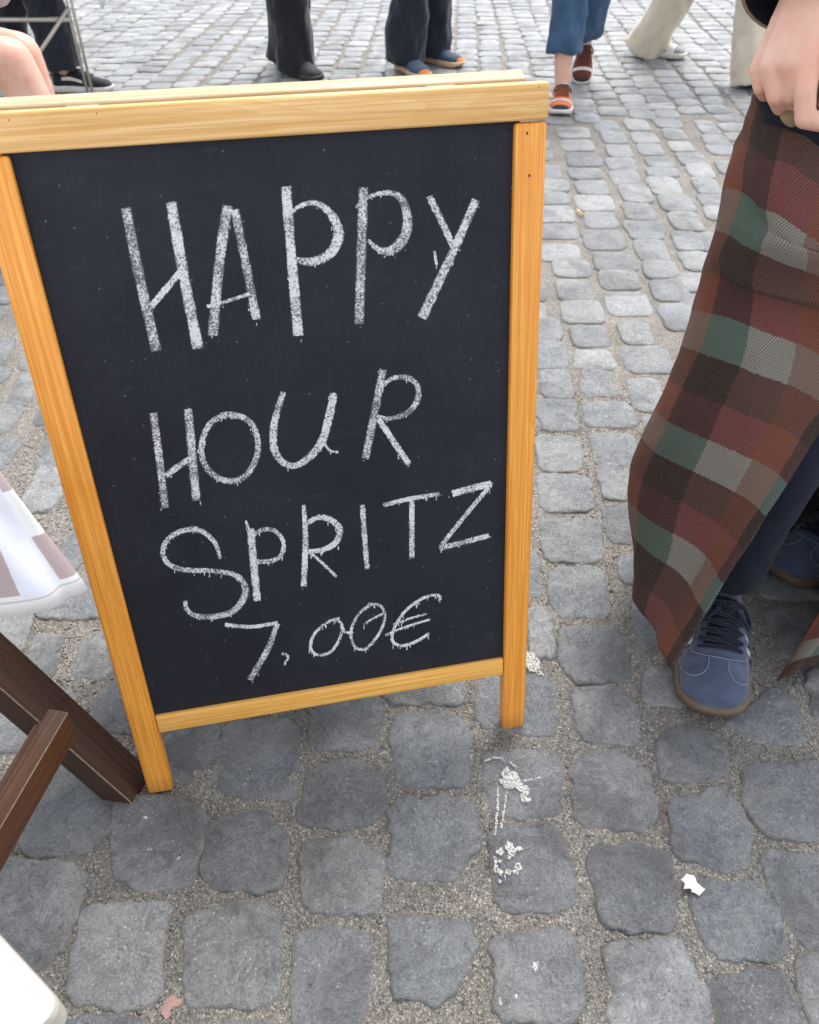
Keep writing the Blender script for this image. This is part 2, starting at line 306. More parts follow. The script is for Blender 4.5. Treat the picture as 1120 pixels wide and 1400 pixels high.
M = dict(stone=m_stone(), mortar=m_mortar(), grit=m_grit(), slate=m_slate(), chalk=m_chalk(), plaid=m_plaid(), gingham=m_gingham(), skin=m_skin(),
    post=m_wood('varnished_pine_post', 1, (0.92, 0.43, 0.070, 1), (0.86, 0.345, 0.040, 1), (0.66, 0.225, 0.016, 1)),
    rail=m_wood('weathered_pine_rail', 0, (0.82, 0.55, 0.26, 1), (0.76, 0.45, 0.165, 1), (0.58, 0.31, 0.085, 1), 0.5, 0.1, 0.6),
    lowrail=m_wood('pine_bottom_rail', 0, (0.90, 0.54, 0.17, 1), (0.86, 0.45, 0.095, 1), (0.66, 0.30, 0.04, 1), 0.42, 0.2),
    backrail=m_wood('bleached_pine_rail', 0, (0.60, 0.47, 0.31, 1), (0.53, 0.39, 0.23, 1), (0.42, 0.28, 0.14, 1), 0.55, 0.05),
    dark_wood=m_wood('dark_stained_wood', 0, (0.075, 0.032, 0.015, 1), (0.052, 0.021, 0.010, 1), (0.022, 0.010, 0.006, 1), 0.42, 0.2),
    dark_wood2=m_wood('brown_stained_wood', 0, (0.19, 0.070, 0.022, 1), (0.130, 0.044, 0.013, 1), (0.042, 0.016, 0.007, 1), 0.42, 0.2),
    worn_edge=m_plain('worn_wood_edge', (0.36, 0.26, 0.17, 1), 0.7, 0, 200, 0.6),
    steel=m_plain('brushed_steel', (0.56, 0.51, 0.44, 1), 0.4, 0.55), nail=m_plain('rusty_nail', (0.06, 0.045, 0.035, 1), 0.6, 0.5),
    white=m_plain('white_paint', (0.46, 0.42, 0.38, 1), 0.5, 0, 8, 0.06, 0.05), paper=m_plain('paper', (0.80, 0.79, 0.77, 1), 0.9, 0, 90, 0.06),
    dropping=m_drop(), dark_cloth=m_cloth('navy_lining', (0.010, 0.011, 0.018, 1), None, 900, 0.8, 0.05),
    navy=m_cloth('navy_trouser', (0.011, 0.014, 0.028, 1), (0.007, 0.009, 0.018, 1), 1100, 0.85, 0.05), khaki=m_cloth('khaki_wool', (0.28, 0.205, 0.125, 1)),
    suede=m_cloth('blue_suede', srgb(90, 100, 122), srgb(66, 74, 96), 700, 0.9, 0.35, 30, 0.25), suede2=m_cloth('blue_suede_overlay', srgb(82, 91, 112), srgb(62, 70, 92), 700, 0.9, 0.35, 30),
    gum=m_plain('gum_rubber', (0.125, 0.082, 0.052, 1), 0.55), lace=m_cloth('navy_lace', (0.010, 0.014, 0.032, 1), None, 900), stitch=m_cloth('pale_stitch', srgb(140, 150, 178)),
    stripe=m_plain('pale_stripe', (0.55, 0.62, 0.66, 1), 0.5), black_cloth=m_cloth('black_cloth', (0.012, 0.013, 0.018, 1), (0.02, 0.021, 0.027, 1), 500),
    char_cloth=m_cloth('charcoal_cloth', (0.016, 0.018, 0.026, 1), (0.027, 0.030, 0.042, 1), 500), denim=m_cloth('denim', srgb(74, 100, 128), srgb(50, 74, 100), 600, 0.9, 0.1, 14),
    cream=m_cloth('cream_cotton', (0.70, 0.62, 0.49, 1), (0.60, 0.52, 0.40, 1), 500, 0.9, 0.1, 10), orange=m_cloth('orange_suede', (0.78, 0.19, 0.055, 1), None, 400),
    maroon=m_cloth('maroon_suede', (0.17, 0.035, 0.025, 1), None, 400), wsole=m_plain('white_sole', (0.66, 0.62, 0.57, 1), 0.6), tan=m_plain('tan_sole', (0.62, 0.42, 0.26, 1), 0.6),
    osole=m_plain('orange_rubber', (0.75, 0.24, 0.03, 1), 0.5), blueknit=m_cloth('blue_knit', (0.055, 0.085, 0.14, 1), None, 400), blackshoe=m_cloth('black_mesh', (0.016, 0.016, 0.017, 1), None, 400, 0.7),
    greyshoe=m_plain('grey_suede', (0.26, 0.26, 0.27, 1), 0.8), brownlace=m_cloth('brown_lace', (0.16, 0.075, 0.04, 1)), blacksole=m_plain('black_sole', (0.02, 0.02, 0.02, 1), 0.6),
    hair=m_cloth('dark_hair', (0.028, 0.017, 0.011, 1), None, 300, 0.5), blouse=m_cloth('pale_blouse', (0.66, 0.50, 0.46, 1), (0.60, 0.46, 0.43, 1)),
    topgrey=m_cloth('grey_jacket', (0.12, 0.12, 0.125, 1)), topwhite=m_cloth('white_shirt', (0.66, 0.65, 0.62, 1)), topnavy=m_cloth('navy_jacket', (0.02, 0.026, 0.05, 1)),
    pink=m_plain('pink_gum', (0.40, 0.24, 0.215, 1), 0.7, 0, 260, 0.45), butt=m_plain('cigarette_paper', (0.66, 0.50, 0.22, 1), 0.8), whitecloth=m_cloth('white_linen', (0.76, 0.75, 0.73, 1), None, 900))

# ------------------------------------------------------------------ pavement: mortar sheet and cobbles
S_ = 600.0
pavement = link('pavement', mesh('pavement', [(-S_, -S_, -0.0062), (S_, -S_, -0.0062), (S_, S_, -0.0062), (-S_, S_, -0.0062)], [(0, 1, 2, 3)]), M['mortar'])
tag(pavement, 'grey basalt cobble pavement with sandy joints', 'pavement', kind='structure')

def crop(ox, oy, sc, polys): return [[(ox + x / sc, oy + y / sc) for x, y in p] for p in polys]
traced = []
traced += crop(0, 1000, 2, [
 [(315, 180), (480, 180), (565, 235), (525, 425), (400, 435), (310, 390)], [(575, 245), (705, 215), (790, 300), (770, 425), (555, 430)],
 [(830, 310), (945, 285), (1045, 340), (1035, 500), (825, 480)], [(610, -30), (815, -30), (815, 185), (600, 175)],
 [(850, 100), (960, 78), (1050, 125), (1040, 230), (960, 262), (815, 250)], [(850, -110), (1040, -120), (1040, 40), (850, 45)],
 [(230, 470), (470, 475), (430, 600), (440, 690), (390, 755), (180, 740)], [(505, 505), (690, 465), (765, 500), (755, 735), (640, 745), (515, 740)],
 [(805, 560), (910, 525), (1010, 575), (1000, 720), (970, 830), (800, 830)], [(90, 100), (200, 100), (330, 170), (300, 270), (210, 335), (50, 330)],
 [(-60, 345), (240, 365), (175, 580), (120, 640), (-60, 660)], [(170, 785), (340, 778), (400, 810), (390, 960), (160, 960)], [(600, 795), (740, 790), (750, 980), (590, 980)],
 [(450, 10), (600, -30), (596, 60), (510, 150), (470, 140)], [(-30, -110), (210, -110), (180, 40), (-40, 60)], [(20, 690), (120, 680), (140, 700), (130, 850), (-30, 850)]])
traced += crop(560, 900, 2, [
 [(440, 80), (560, 80), (625, 130), (620, 230), (480, 230)], [(190, 50), (400, 50), (400, 205), (250, 195), (190, 180)], [(-44, 150), (100, 145), (160, 200), (160, 340), (-40, 345)],
 [(205, 260), (380, 250), (415, 290), (412, 435), (230, 430), (205, 320)], [(445, 265), (560, 255), (640, 290), (675, 400), (650, 460), (460, 460)], [(640, 30), (735, 30), (745, 130), (650, 120)],
 [(675, 225), (720, 190), (850, 200), (870, 310), (770, 340), (700, 320)], [(865, 170), (1000, 75), (1075, 150), (1070, 225), (950, 230)], [(1085, 30), (1240, 20), (1240, 220), (1110, 170)],
 [(915, 290), (1140, 280), (1160, 490), (1000, 490), (920, 400)], [(710, 395), (850, 355), (930, 440), (925, 560), (840, 570), (735, 540)], [(-50, 385), (170, 385), (185, 520), (110, 600), (-50, 600)],
 [(220, 460), (400, 450), (450, 600), (440, 680), (240, 690)], [(490, 530), (560, 510), (715, 525), (720, 740), (550, 740), (500, 600)], [(775, 640), (790, 605), (960, 615), (1020, 700), (1020, 815), (820, 820)],
 [(970, 530), (1180, 535), (1220, 780), (1070, 780), (990, 640)], [(-50, 700), (165, 720), (170, 800), (110, 930), (-50, 920)], [(225, 760), (450, 745), (475, 960), (390, 995), (240, 980)],
 [(540, 780), (740, 770), (790, 870), (830, 1040), (560, 1040)], [(820, 880), (930, 855), (1020, 860), (1060, 950), (1060, 1080), (840, 1080)], [(1050, 810), (1230, 810), (1270, 1010), (1100, 1010)],
 [(-70, 0), (150, -10), (150, 125), (-70, 120)], [(250, 1020), (470, 1015), (480, 1200), (250, 1200)], [(408, -85), (560, -85), (596, -20), (596, 56), (460, 66), (420, 10)]])
def boxes(ox, oy, sc, L):
    out = []
    for x0, y0, x1, y1 in L:
        x0, x1, y0, y1 = ox + x0 / sc, ox + x1 / sc, oy + y0 / sc, oy + y1 / sc
        cx, cy, hgt = (x0 + x1) / 2, (y0 + y1) / 2, y1 - y0; k = (cx - 618) / (cy + 280); sh = min(abs(k) * hgt, 0.35 * (x1 - x0)) / 2 * (1 if k > 0 else -1)
        hw = (x1 - x0) / 2 - abs(sh); out.append([(cx - hw - sh, y0), (cx + hw - sh, y0), (cx + hw + sh, y1), (cx - hw + sh, y1)])
    return out
traced += boxes(690, 500, 3.11, [(150, 20, 290, 130), (320, 25, 470, 125), (520, 60, 690, 185), (140, 145, 310, 265), (335, 155, 550, 255), (590, 210, 720, 310), (135, 305, 330, 440), (365, 290, 575, 420),
 (395, 425, 590, 560), (140, 465, 375, 610), (410, 590, 610, 745), (150, 650, 425, 830), (485, 810, 680, 920), (185, 860, 450, 1065), (40, 785, 160, 975), (540, 1020, 700, 1190), (90, 1040, 215, 1230)])
traced += boxes(700, 150, 3.5, [(215, 80, 375, 130), (235, 140, 395, 190), (260, 205, 430, 265), (120, 265, 235, 320), (270, 275, 430, 325), (305, 335, 465, 400), (120, 335, 270, 385), (300, 405, 490, 475), (90, 390, 265, 445), (110, 455, 300, 530),
 (345, 490, 505, 560), (110, 545, 315, 610), (335, 575, 545, 660), (120, 640, 325, 715), (200, 720, 375, 790), (390, 685, 600, 765), (415, 770, 610, 850), (215, 815, 390, 900), (235, 910, 440, 1010), (445, 875, 670, 975), (50, 1000, 235, 1095),
 (285, 1035, 460, 1125), (510, 1010, 680, 1110), (60, 1105, 265, 1230), (300, 1150, 490, 1235), (520, 1130, 770, 1250), (385, 50, 520, 100), (425, 105, 550, 155), (450, 170, 580, 220), (450, 230, 600, 285), (465, 290, 620, 355), (510, 360, 680, 435),
 (525, 440, 695, 520), (540, 535, 735, 610), (580, 620, 760, 715), (625, 725, 800, 800), (660, 815, 855, 905), (700, 930, 900, 1045), (535, 45, 665, 95), (565, 105, 705, 155), (595, 160, 730, 210), (640, 225, 780, 270), (645, 280, 795, 315),
 (640, 320, 820, 400), (695, 405, 880, 480), (745, 490, 920, 570), (760, 585, 930, 665), (800, 680, 970, 760), (675, 35, 820, 80), (715, 90, 840, 135), (745, 150, 875, 195), (785, 205, 940, 260), (830, 260, 975, 315), (855, 325, 1010, 400), (890, 405, 1050, 455),
 (915, 462, 1060, 520), (870, 50, 1000, 110), (905, 120, 1050, 170), (970, 245, 1090, 300)])
traced += boxes(0, 0, 1, [(28, 640, 94, 695), (70, 730, 125, 778), (-40, 555, 32, 590), (-45, 600, 30, 640), (48, 602, 95, 636), (95, 866, 175, 925), (10, 512, 52, 552), (118, 935, 215, 1000), (-40, 460, 20, 500), (-50, 700, 10, 760), (20, 870, 88, 935)])
polys = [np.array([G(x, y)[:2] for x, y in p]) for p in traced]
def grow(P, e):
    c = P.mean(0); d = P - c; return c + d * (1 + e / np.linalg.norm(d, axis=1, keepdims=True))
polys = [grow(P, 0.0085 if i < 40 else (0.010 if P[:, 1].mean() < 1.25 else 0.0135)) for i, P in enumerate(polys)]
ntr = len(polys)
# rows of cobbles beyond what is traced: columns that run away from the camera
cen = np.array([p.mean(0) for p in polys]); rad = np.array([np.abs(p - p.mean(0)).max(0) for p in polys])
th = 0.0387; PW = 0.126
for ci in range(-44, 45):
    a0 = ci * PW; b = -0.55 + random.random() * PW; drift = random.uniform(-.008, .008)
    while b < 9.2:
        ln = random.uniform(0.105, 0.145); gap = random.uniform(0.004, 0.012); wd = PW - random.uniform(0.004, 0.014)
        a = a0 + drift + 0.012 * math.sin(b * 2.1 + ci)
        q = np.array([(a - wd / 2, b), (a + wd / 2, b), (a + wd / 2, b + ln), (a - wd / 2, b + ln)]) + RNG.normal(0, 0.005, (4, 2))
        q = np.stack([q[:, 0] + th * q[:, 1], q[:, 1]], 1); c = q.mean(0); b += ln + gap
        if abs(c[0]) > 1.1 + 0.62 * max(c[1], 0) + 0.6: continue
        kk = 0.34 if c[1] < 2 else 0.12; d = np.abs(cen[:ntr] - c); hit = (d[:, 0] < rad[:ntr, 0] + wd * kk) & (d[:, 1] < rad[:ntr, 1] + ln * kk)
        if hit.any(): continue
        polys.append(q)
def outline(P, n, it=2):
    Q = P
    for _ in range(it): Q = np.stack([0.86 * Q + 0.14 * np.roll(Q, -1, 0), 0.14 * Q + 0.86 * np.roll(Q, -1, 0)], 1).reshape(-1, 2)
    L = np.linalg.norm(np.roll(Q, -1, 0) - Q, axis=1); s = np.concatenate([[0], np.cumsum(L)]); QQ = np.vstack([Q, Q[:1]])
    t = np.linspace(0, s[-1], n, endpoint=False); return np.stack([np.interp(t, s, QQ[:, 0]), np.interp(t, s, QQ[:, 1])], 1)
def stone(P, n, near):
    o = outline(P, n, 2 if near else 1); c = o.mean(0); d = o - c; r = np.linalg.norm(d, axis=1, keepdims=True); u = d / r
    ang = np.linspace(0, 2 * np.pi, n, endpoint=False); f = np.zeros(n)
    for k, a in ((3, .0016), (5, .0012), (8, .0009), (13, .0008), (19, .0008)): f += a * RNG.normal() * np.sin(k * ang + RNG.uniform(0, 6.28)) * (1.3 if near else 1)
    if near:
        f -= np.abs(RNG.normal(0, 0.0013, n))
        for _ in range(RNG.integers(0, 3)): w0 = RNG.uniform(.08, .22); f -= RNG.uniform(.001, .006) * np.exp(-((np.angle(np.exp(1j * (ang - RNG.uniform(0, 6.28)))) / w0) ** 2))
    o = o + u * f[:, None]; d = o - c
    tilt = RNG.normal(0, 0.010, 2); dz = RNG.normal(0.0, 0.0010); seed = RNG.uniform(0, 90)
    levels = ((1.0, -0.0180, 0.0022, 1.0), (1.0, -0.0050, 0.0006, 1.0), (1.0, -0.0012, -0.0012, 1.0), (0.99, 0.0006, -0.0030, .6), (0.86, 0.0013, 0, .15), (0.6, 0.0020, 0, 0), (0.3, 0.0024, 0, 0)) if near else \
             ((1.0, -0.0180, 0.0012, 1.0), (1.0, -0.0035, 0.0, 1.0), (0.97, 0.0002, -0.003, .5), (0.55, 0.0018, 0, 0))
    V, rim = [], []
    for sc, z, ex, rm in levels:
        xy = c + d * sc + u * ex
        zz = np.full(n, z) + (xy - c) @ tilt * (1 if z > -0.01 else 0) + dz
        if near and z > -0.004:
            nn = np.array([noise.noise((x * 34 + seed, y * 34, seed)) * 1.1 + noise.noise((x * 95, y * 95 + seed, 2)) * 0.45 for x, y in xy]); zz += nn * 0.0030
        V.append(np.column_stack([xy, zz])); rim += [rm] * n
    V = np.vstack(V + [np.array([[c[0], c[1], 0.0025 + dz]])]); rim.append(0); F = []; k = len(levels)
    for i in range(k - 1):
        for j in range(n): F.append((i * n + j, i * n + (j + 1) % n, (i + 1) * n + (j + 1) % n, (i + 1) * n + j))
    for j in range(n): F.append(((k - 1) * n + j, (k - 1) * n + (j + 1) % n, k * n))
    return V, F, rim, c
def inpoly(x, y, P):
    r = False; j = len(P) - 1
    for i in range(len(P)):
        if (P[i][1] > y) != (P[j][1] > y) and x < (P[j][0] - P[i][0]) * (y - P[i][1]) / (P[j][1] - P[i][1]) + P[i][0]: r = not r
        j = i
    return r
HIDE = [[(-90, 135), (738, 97), (750, 165), (700, 900), (218, 1000), (20, 385)], [(1030, 130), (985, 280), (940, 455), (860, 640), (870, 800), (915, 910), (1120, 590), (1120, 130)]]
score = []
for i, P in enumerate(polys):
    c = P.mean(0)
    if c[1] < 0.1: score.append(-1); continue
    x, y, Z = proj((c[0], c[1], 0)); e = P.max(0) - P.min(0)
    vis = -40 < x < 1160 and -20 < y < 1440 and not any(inpoly(x, y, h) for h in HIDE)
    score.append(e[0] * e[1] / Z ** 3 if vis else -1)
order = np.argsort(score)[::-1]; singles = set(int(i) for i in order[:300] if score[i] > 0)
def attrs(me, **k):
    for nm, arr in k.items(): me.attributes.new(nm, 'FLOAT', 'POINT').data.foreach_set('value', np.asarray(arr, dtype=np.float32))
RV, RF, RT, RR, off = [], [], [], [], 0
for i, P in enumerate(polys):
    near = i in singles and P[:, 1].min() < 1.5
    V, F, rim, c = stone(P, 56 if near else 22, near); tn = float(np.clip(RNG.normal(0.48, 0.27), 0, 1))
    if i in singles:
        c3 = np.array([c[0], c[1], 0.0]); me = mesh('cobble', V - c3, F); attrs(me, tint=[tn] * len(V), rim=rim)
        o = link('cobble', me, M['stone'], None); o.parent = pavement; o.location = tuple(c3)
    else:
        RV.append(V); RF += [tuple(k + off for k in f) for f in F]; RT += [tn] * len(V); RR += rim; off += len(V)
me = mesh('cobbles', np.vstack(RV), RF); attrs(me, tint=RT, rim=RR); o = link('cobbles', me, M['stone'], pavement); o['kind'] = 'stuff'
# grit in the near joints
def grit_mesh():
    n = 60000; bx0, bx1, by0, by1 = -0.85, 0.95, 0.12, 1.7; res = 0.004
    W_, H_ = int((bx1 - bx0) / res), int((by1 - by0) / res); mask = np.zeros((W_, H_), bool)
    gx = bx0 + (np.arange(W_) + .5) * res; gy = by0 + (np.arange(H_) + .5) * res
    for P in polys:
        lo, hi = P.min(0), P.max(0)
        if hi[0] < bx0 or lo[0] > bx1 or hi[1] < by0 or lo[1] > by1: continue
        Q = outline(P, 24); i0, i1 = np.searchsorted(gx, [lo[0], hi[0]]); j0, j1 = np.searchsorted(gy, [lo[1], hi[1]])
        X, Y = np.meshgrid(gx[i0:i1], gy[j0:j1], indexing='ij'); ins = np.zeros(X.shape, bool); k = len(Q) - 1
        for a in range(len(Q)):
            cnd = (Q[a, 1] > Y) != (Q[k, 1] > Y); den = Q[k, 1] - Q[a, 1] if abs(Q[k, 1] - Q[a, 1]) > 1e-9 else 1e-9
            ins ^= cnd & (X < (Q[k, 0] - Q[a, 0]) * (Y - Q[a, 1]) / den + Q[a, 0]); k = a
        mask[i0:i1, j0:j1] |= ins
    p = np.stack([RNG.uniform(bx0, bx1, n), RNG.uniform(by0, by1, n) ** 1.0], 1)
    ii = np.clip(((p - (bx0, by0)) / res).astype(int), 0, (W_ - 1, H_ - 1)); p = p[~mask[ii[:, 0], ii[:, 1]]]; n = len(p)
    s = RNG.gamma(3.0, 0.00036, n) + 0.0005; octa = np.array([(1, 0, 0), (0, 1, 0), (-1, 0, 0), (0, -1, 0), (0, 0, 1), (0, 0, -1)], float)
    V = octa[None] * s[:, None, None] * RNG.uniform(0.6, 1.3, (n, 6, 1)); a = RNG.uniform(0, 6.28, n); ca, sa = np.cos(a)[:, None], np.sin(a)[:, None]
    x, y = V[:, :, 0] * ca - V[:, :, 1] * sa, V[:, :, 0] * sa + V[:, :, 1] * ca
    V = np.stack([x + p[:, :1], y + p[:, 1:], V[:, :, 2] * 0.8 + np.array([sand_z(a_, b_) for a_, b_ in p])[:, None] + s[:, None] * 0.35], 2).reshape(-1, 3)
    f0 = np.array([(0, 1, 4), (1, 2, 4), (2, 3, 4), (3, 0, 4), (1, 0, 5), (2, 1, 5), (3, 2, 5), (0, 3, 5)]); F = (f0[None] + (np.arange(n) * 6)[:, None, None]).reshape(-1, 3)
    me = bpy.data.meshes.new('grit'); me.vertices.add(len(V)); me.vertices.foreach_set('co', V.ravel()); me.loops.add(F.size); me.loops.foreach_set('vertex_index', F.ravel())
    me.polygons.add(len(F)); me.polygons.foreach_set('loop_start', np.arange(0, F.size, 3)); me.polygons.foreach_set('loop_total', np.full(len(F), 3)); me.update(); me.validate()
    attrs(me, tint=np.repeat(RNG.beta(2, 2.4, n) ** 1.0, 6)); return me
def sand_z(x, y): return -0.0030 + 0.0030 * noise.noise((x * 13, y * 13, 1)) + 0.0018 * noise.noise((x * 48, y * 48, 4)) + 0.0009 * noise.noise((x * 150, y * 150, 7))
sx_, sy_ = np.linspace(-0.95, 1.0, 360), np.linspace(0.08, 1.9, 340)
me = grid_mesh('sand', [[(x, y, sand_z(x, y)) for x in sx_] for y in sy_])
o = link('sand', me, M['mortar'], pavement); o['kind'] = 'stuff'
o = link('grit', grit_mesh(), M['grit'], pavement, smooth=False); o['kind'] = 'stuff'

# ------------------------------------------------------------------ the chalkboard A-frame sign
TILT = R(11.5); FL = G(203, 1087); FR = G(717, 994); AX = (FR - FL).normalized(); RZ = math.atan2(AX.y, AX.x); BW = 0.561
sign = thing('chalkboard_sign', 'wooden A-frame chalkboard sign with happy hour spritz price in chalk', 'sign', FL, RZ)
BR = Euler((R(90) - TILT, 0, 0))
Mw = Matrix.Translation(FL) @ Euler((0, 0, RZ)).to_matrix().to_4x4() @ BR.to_matrix().to_4x4(); MwI = Mw.inverted()
def buv(x, y, n=-0.007):            # photo pixel -> (u, v) on the panel
    o_, d_ = MwI @ O3, MwI.to_3x3() @ ray(x, y); k = (n - o_.z) / d_.z; p = o_ + d_ * k; return Vector((p.x, p.y, n))
YC = 0.2015
def bpart(name, lo, hi, mat, bev=0.003, back=False, parent=None):
    o = link(name, box_me(name, lo, hi, bev, 3), mat, parent or sign, world=False)
    if parent is None:
        if back: o.rotation_euler = (R(90) - TILT, 0, math.pi); o.location = (BW - 0.006, 2 * YC, 0)
        else: o.rotation_euler = BR
    return o
panel = None
for back in (False, True):
    e = 0.006 if back else 0.0
    tr = bpart('top_rail', (0.0 + e, 0.8445, -0.021), (BW + 0.001 - e, 0.8795, 0.001), M['backrail' if back else 'rail'], 0.0035, back)
    for u0 in (0.0, BW - 0.0345):
        bpart('post', (u0 + (0 if u0 else e), 0.0, -0.021), (u0 + 0.0345, 0.8425, 0.0), M['post'], 0.0035, back)
    bpart('bottom_rail', (0.0352, 0.110, -0.019), (BW - 0.0352, 0.1395, -0.0015), M['lowrail'], 0.002, back)
    pn = bpart('writing_panel', (0.028, 0.120, -0.0125), (BW - 0.028, 0.856, -0.007), M['slate'], 0.0005, back)
    if not back: panel = pn
for u0 in (0.09, BW - 0.12):
    ob = link('hinge', box_me('hinge', (u0, YC - 0.012, 0.8535), (u0 + 0.03, YC + 0.012, 0.8555), 0.0004), M['steel'], sign, world=False)
for x, y in ((721, 182), (12, 164), (737, 119), (132, 155), (724, 240)):
    p = buv(x, y, 0.0004); bm = bmesh.new(); bmesh.ops.create_uvsphere(bm, u_segments=10, v_segments=6, radius=1); bm.transform(Matrix.Translation(p) @ Matrix.Diagonal((0.0011, 0.0016, 0.0007, 1)))
    me = bpy.data.meshes.new('nail'); bm.to_mesh(me); bm.free(); ob = link('nail', me, M['nail'], sign, world=False); ob.rotation_euler = BR
# chalk writing, traced stroke by stroke: (points, widths in photo pixels)
def T8(L): return [(120 + x / 1.931, 480 + y / 1.931) for x, y in L]
letters = [
 [([(172, 284), (190, 375), (214, 480)], 13), ([(234, 276), (250, 370), (271, 477)], 14), ([(206, 420), (226, 396), (249, 369)], 9)],
 [([(311, 281), (300, 360), (291, 459)], 13), ([(321, 286), (336, 360), (351, 437)], 11), ([(283, 419), (302, 414), (322, 408), (342, 401)], 5), ([(345, 412), (351, 436)], 11)],
 [([(391, 255), (399, 355), (408, 459)], 13), ([(394, 296), (407, 283), (427, 277), (444, 284), (458, 301), (463, 321), (456, 341), (441, 353), (424, 358), (405, 355)], [4, 5, 7, 9, 12, 14, 13, 12, 11, 7])],
 [([(497, 256), (494, 350), (491, 443)], 12), ([(487, 284), (498, 273), (516, 265), (536, 264), (550, 273), (557, 296), (556, 316), (547, 333), (533, 343), (518, 341), (503, 328)], [4, 5, 6, 7, 10, 12, 13, 14, 12, 8, 4])],
 [([(587, 268), (604, 303), (620, 337)], 9), ([(651, 273), (621, 341), (598, 390), (577, 435)], [11, 11, 12, 13]), ([(594, 343), (597, 362)], 4)],
 [(T8([(173, 163), (185, 250), (205, 415)]), 10), (T8([(265, 153), (276, 275), (287, 395)]), 11), (T8([(205, 330), (245, 300), (285, 275)]), 8)],
 [(T8([(395, 170), (365, 168), (325, 190), (303, 235), (303, 285), (330, 325), (370, 343), (412, 333), (440, 295), (450, 250), (438, 200), (408, 174), (375, 172)]), 8)],
 [(T8([(517, 108), (500, 160), (490, 210), (493, 260), (515, 293), (550, 302), (590, 275), (620, 235), (638, 170), (650, 110)]), [7, 9, 10, 10, 9, 8, 10, 11, 11, 10]), (T8([(620, 238), (640, 262), (662, 266)]), 3)],
 [(T8([(780, 48), (760, 150), (733, 285)]), 10), (T8([(778, 92), (805, 72), (845, 70), (872, 95), (868, 135), (840, 165), (795, 178), (765, 172)]), [5, 6, 7, 7, 8, 7, 6, 5]), (T8([(768, 178), (805, 235), (848, 298)]), 8)],
 [(T8([(350, 548), (335, 505), (300, 475), (260, 472), (215, 493), (198, 530), (215, 563), (260, 578), (330, 580), (390, 592), (416, 625), (405, 665), (370, 693), (310, 702), (268, 690), (256, 658)]), [5, 6, 7, 7, 7, 7, 7, 7, 6, 7, 9, 9, 8, 7, 6, 6])],
 [(T8([(430, 468), (438, 560), (448, 660)]), 10), (T8([(430, 492), (460, 472), (495, 475), (517, 505), (510, 540), (480, 555), (442, 555)]), 6), (T8([(417, 448), (428, 475)]), 3)],
 [(T8([(570, 406), (575, 500), (570, 622)]), [5, 8, 8]), (T8([(572, 462), (605, 440), (640, 445), (665, 470), (655, 505), (620, 525), (583, 528)]), [6, 7, 8, 9, 8, 7, 5]), (T8([(585, 530), (620, 560), (657, 596)]), 4)],
 [(T8([(725, 406), (731, 490), (738, 576)]), 7)],
 [(T8([(780, 407), (850, 390), (930, 377)]), 6), (T8([(856, 395), (856, 470), (856, 547)]), 7)],
 [(T8([(962, 377), (1015, 362), (1067, 350)]), 9), (T8([(1065, 353), (1000, 430), (932, 515)]), 6), (T8([(928, 521), (995, 504), (1060, 487)]), 7)],
 [(T8([(362, 722), (430, 728), (502, 717)]), 5), (T8([(500, 718), (478, 782), (428, 868)]), [6, 8, 8])],
 [(T8([(513, 797), (527, 803), (529, 812), (520, 822)]), 3)],
 [(T8([(665, 705), (635, 715), (600, 745), (588, 780), (605, 802), (640, 795), (665, 760), (672, 725), (655, 706)]), 4), (T8([(672, 725), (680, 742), (700, 742)]), 3)],
 [(T8([(750, 668), (715, 695), (695, 740), (705, 780), (735, 785), (770, 745), (785, 700), (772, 672), (740, 668)]), 4), (T8([(728, 722), (755, 705), (782, 692)]), 3)],
 [(T8([(928, 660), (930, 648), (915, 644), (880, 655), (835, 690), (808, 735), (805, 765), (830, 778), (870, 765), (902, 745)]), 4), (T8([(785, 750), (840, 728), (905, 708)]), 3), (T8([(806, 722), (850, 706), (895, 694)]), 3)]]
for li, L in enumerate(letters):
    V, F, UV, DN = [], [], [], []; lay = 0
    for pts, wd in L:
        n = max(8, 6 * len(pts)); P = catmull([(x, y, 0) for x, y in pts], n); W_ = np.interp(np.linspace(0, 1, n), np.linspace(0, 1, len(pts)), wd if isinstance(wd, list) else [wd] * len(pts))
        dd = random.uniform(0.2, 0.8); lay += 1; hgt = -0.0069 + 0.00012 * lay
        for i in range(n):
            t = P[min(i + 1, n - 1)] - P[max(i - 1, 0)]; t = t / (np.linalg.norm(t) + 1e-9); nr = np.array([-t[1], t[0], 0])
            ww = W_[i] * (1.18 + 0.22 * noise.noise((i * 0.7, li, lay)) + 0.10 * noise.noise((i * 2.1, li, lay))) / 2
            for k in range(5):
                q = P[i] + nr * ww * (k / 2 - 1); V.append(buv(q[0], q[1], hgt)); UV.append((i / n, k / 4)); DN.append(dd + 0.6 * noise.noise((i * 0.3, li * 3.1, lay * 2)) - (0.5 if i in (0, n - 1) else 0))
        b = len(V) - 5 * n
        for i in range(n - 1):
            for k in range(4): F.append((b + i * 5 + k, b + i * 5 + k + 1, b + i * 5 + k + 6, b + i * 5 + k + 5))
        # crumbs and small drips of chalk hanging off the stroke
        for _ in range(int(n * 0.6)):
            i = random.randrange(n); q = P[i] + np.array([random.uniform(-.6, .6) * W_[i], random.uniform(-.2, .65) * W_[i], 0]); l = random.uniform(1.5, 7) if random.random() < .4 else 1.2; ww = random.uniform(.4, .9)
            b = len(V)
            for dx, dy, uu in ((-ww, 0, .3), (ww, 0, .7), (ww, l, .7), (-ww, l, .3)): V.append(buv(q[0] + dx, q[1] + dy, -0.00665)); UV.append((0, uu)); DN.append(0.4)
            F.append((b, b + 1, b + 2, b + 3))
    me = mesh('chalk_letter', V, F, UV); attrs(me, den=DN); link('chalk_letter', me, M['chalk'], panel, world=False)
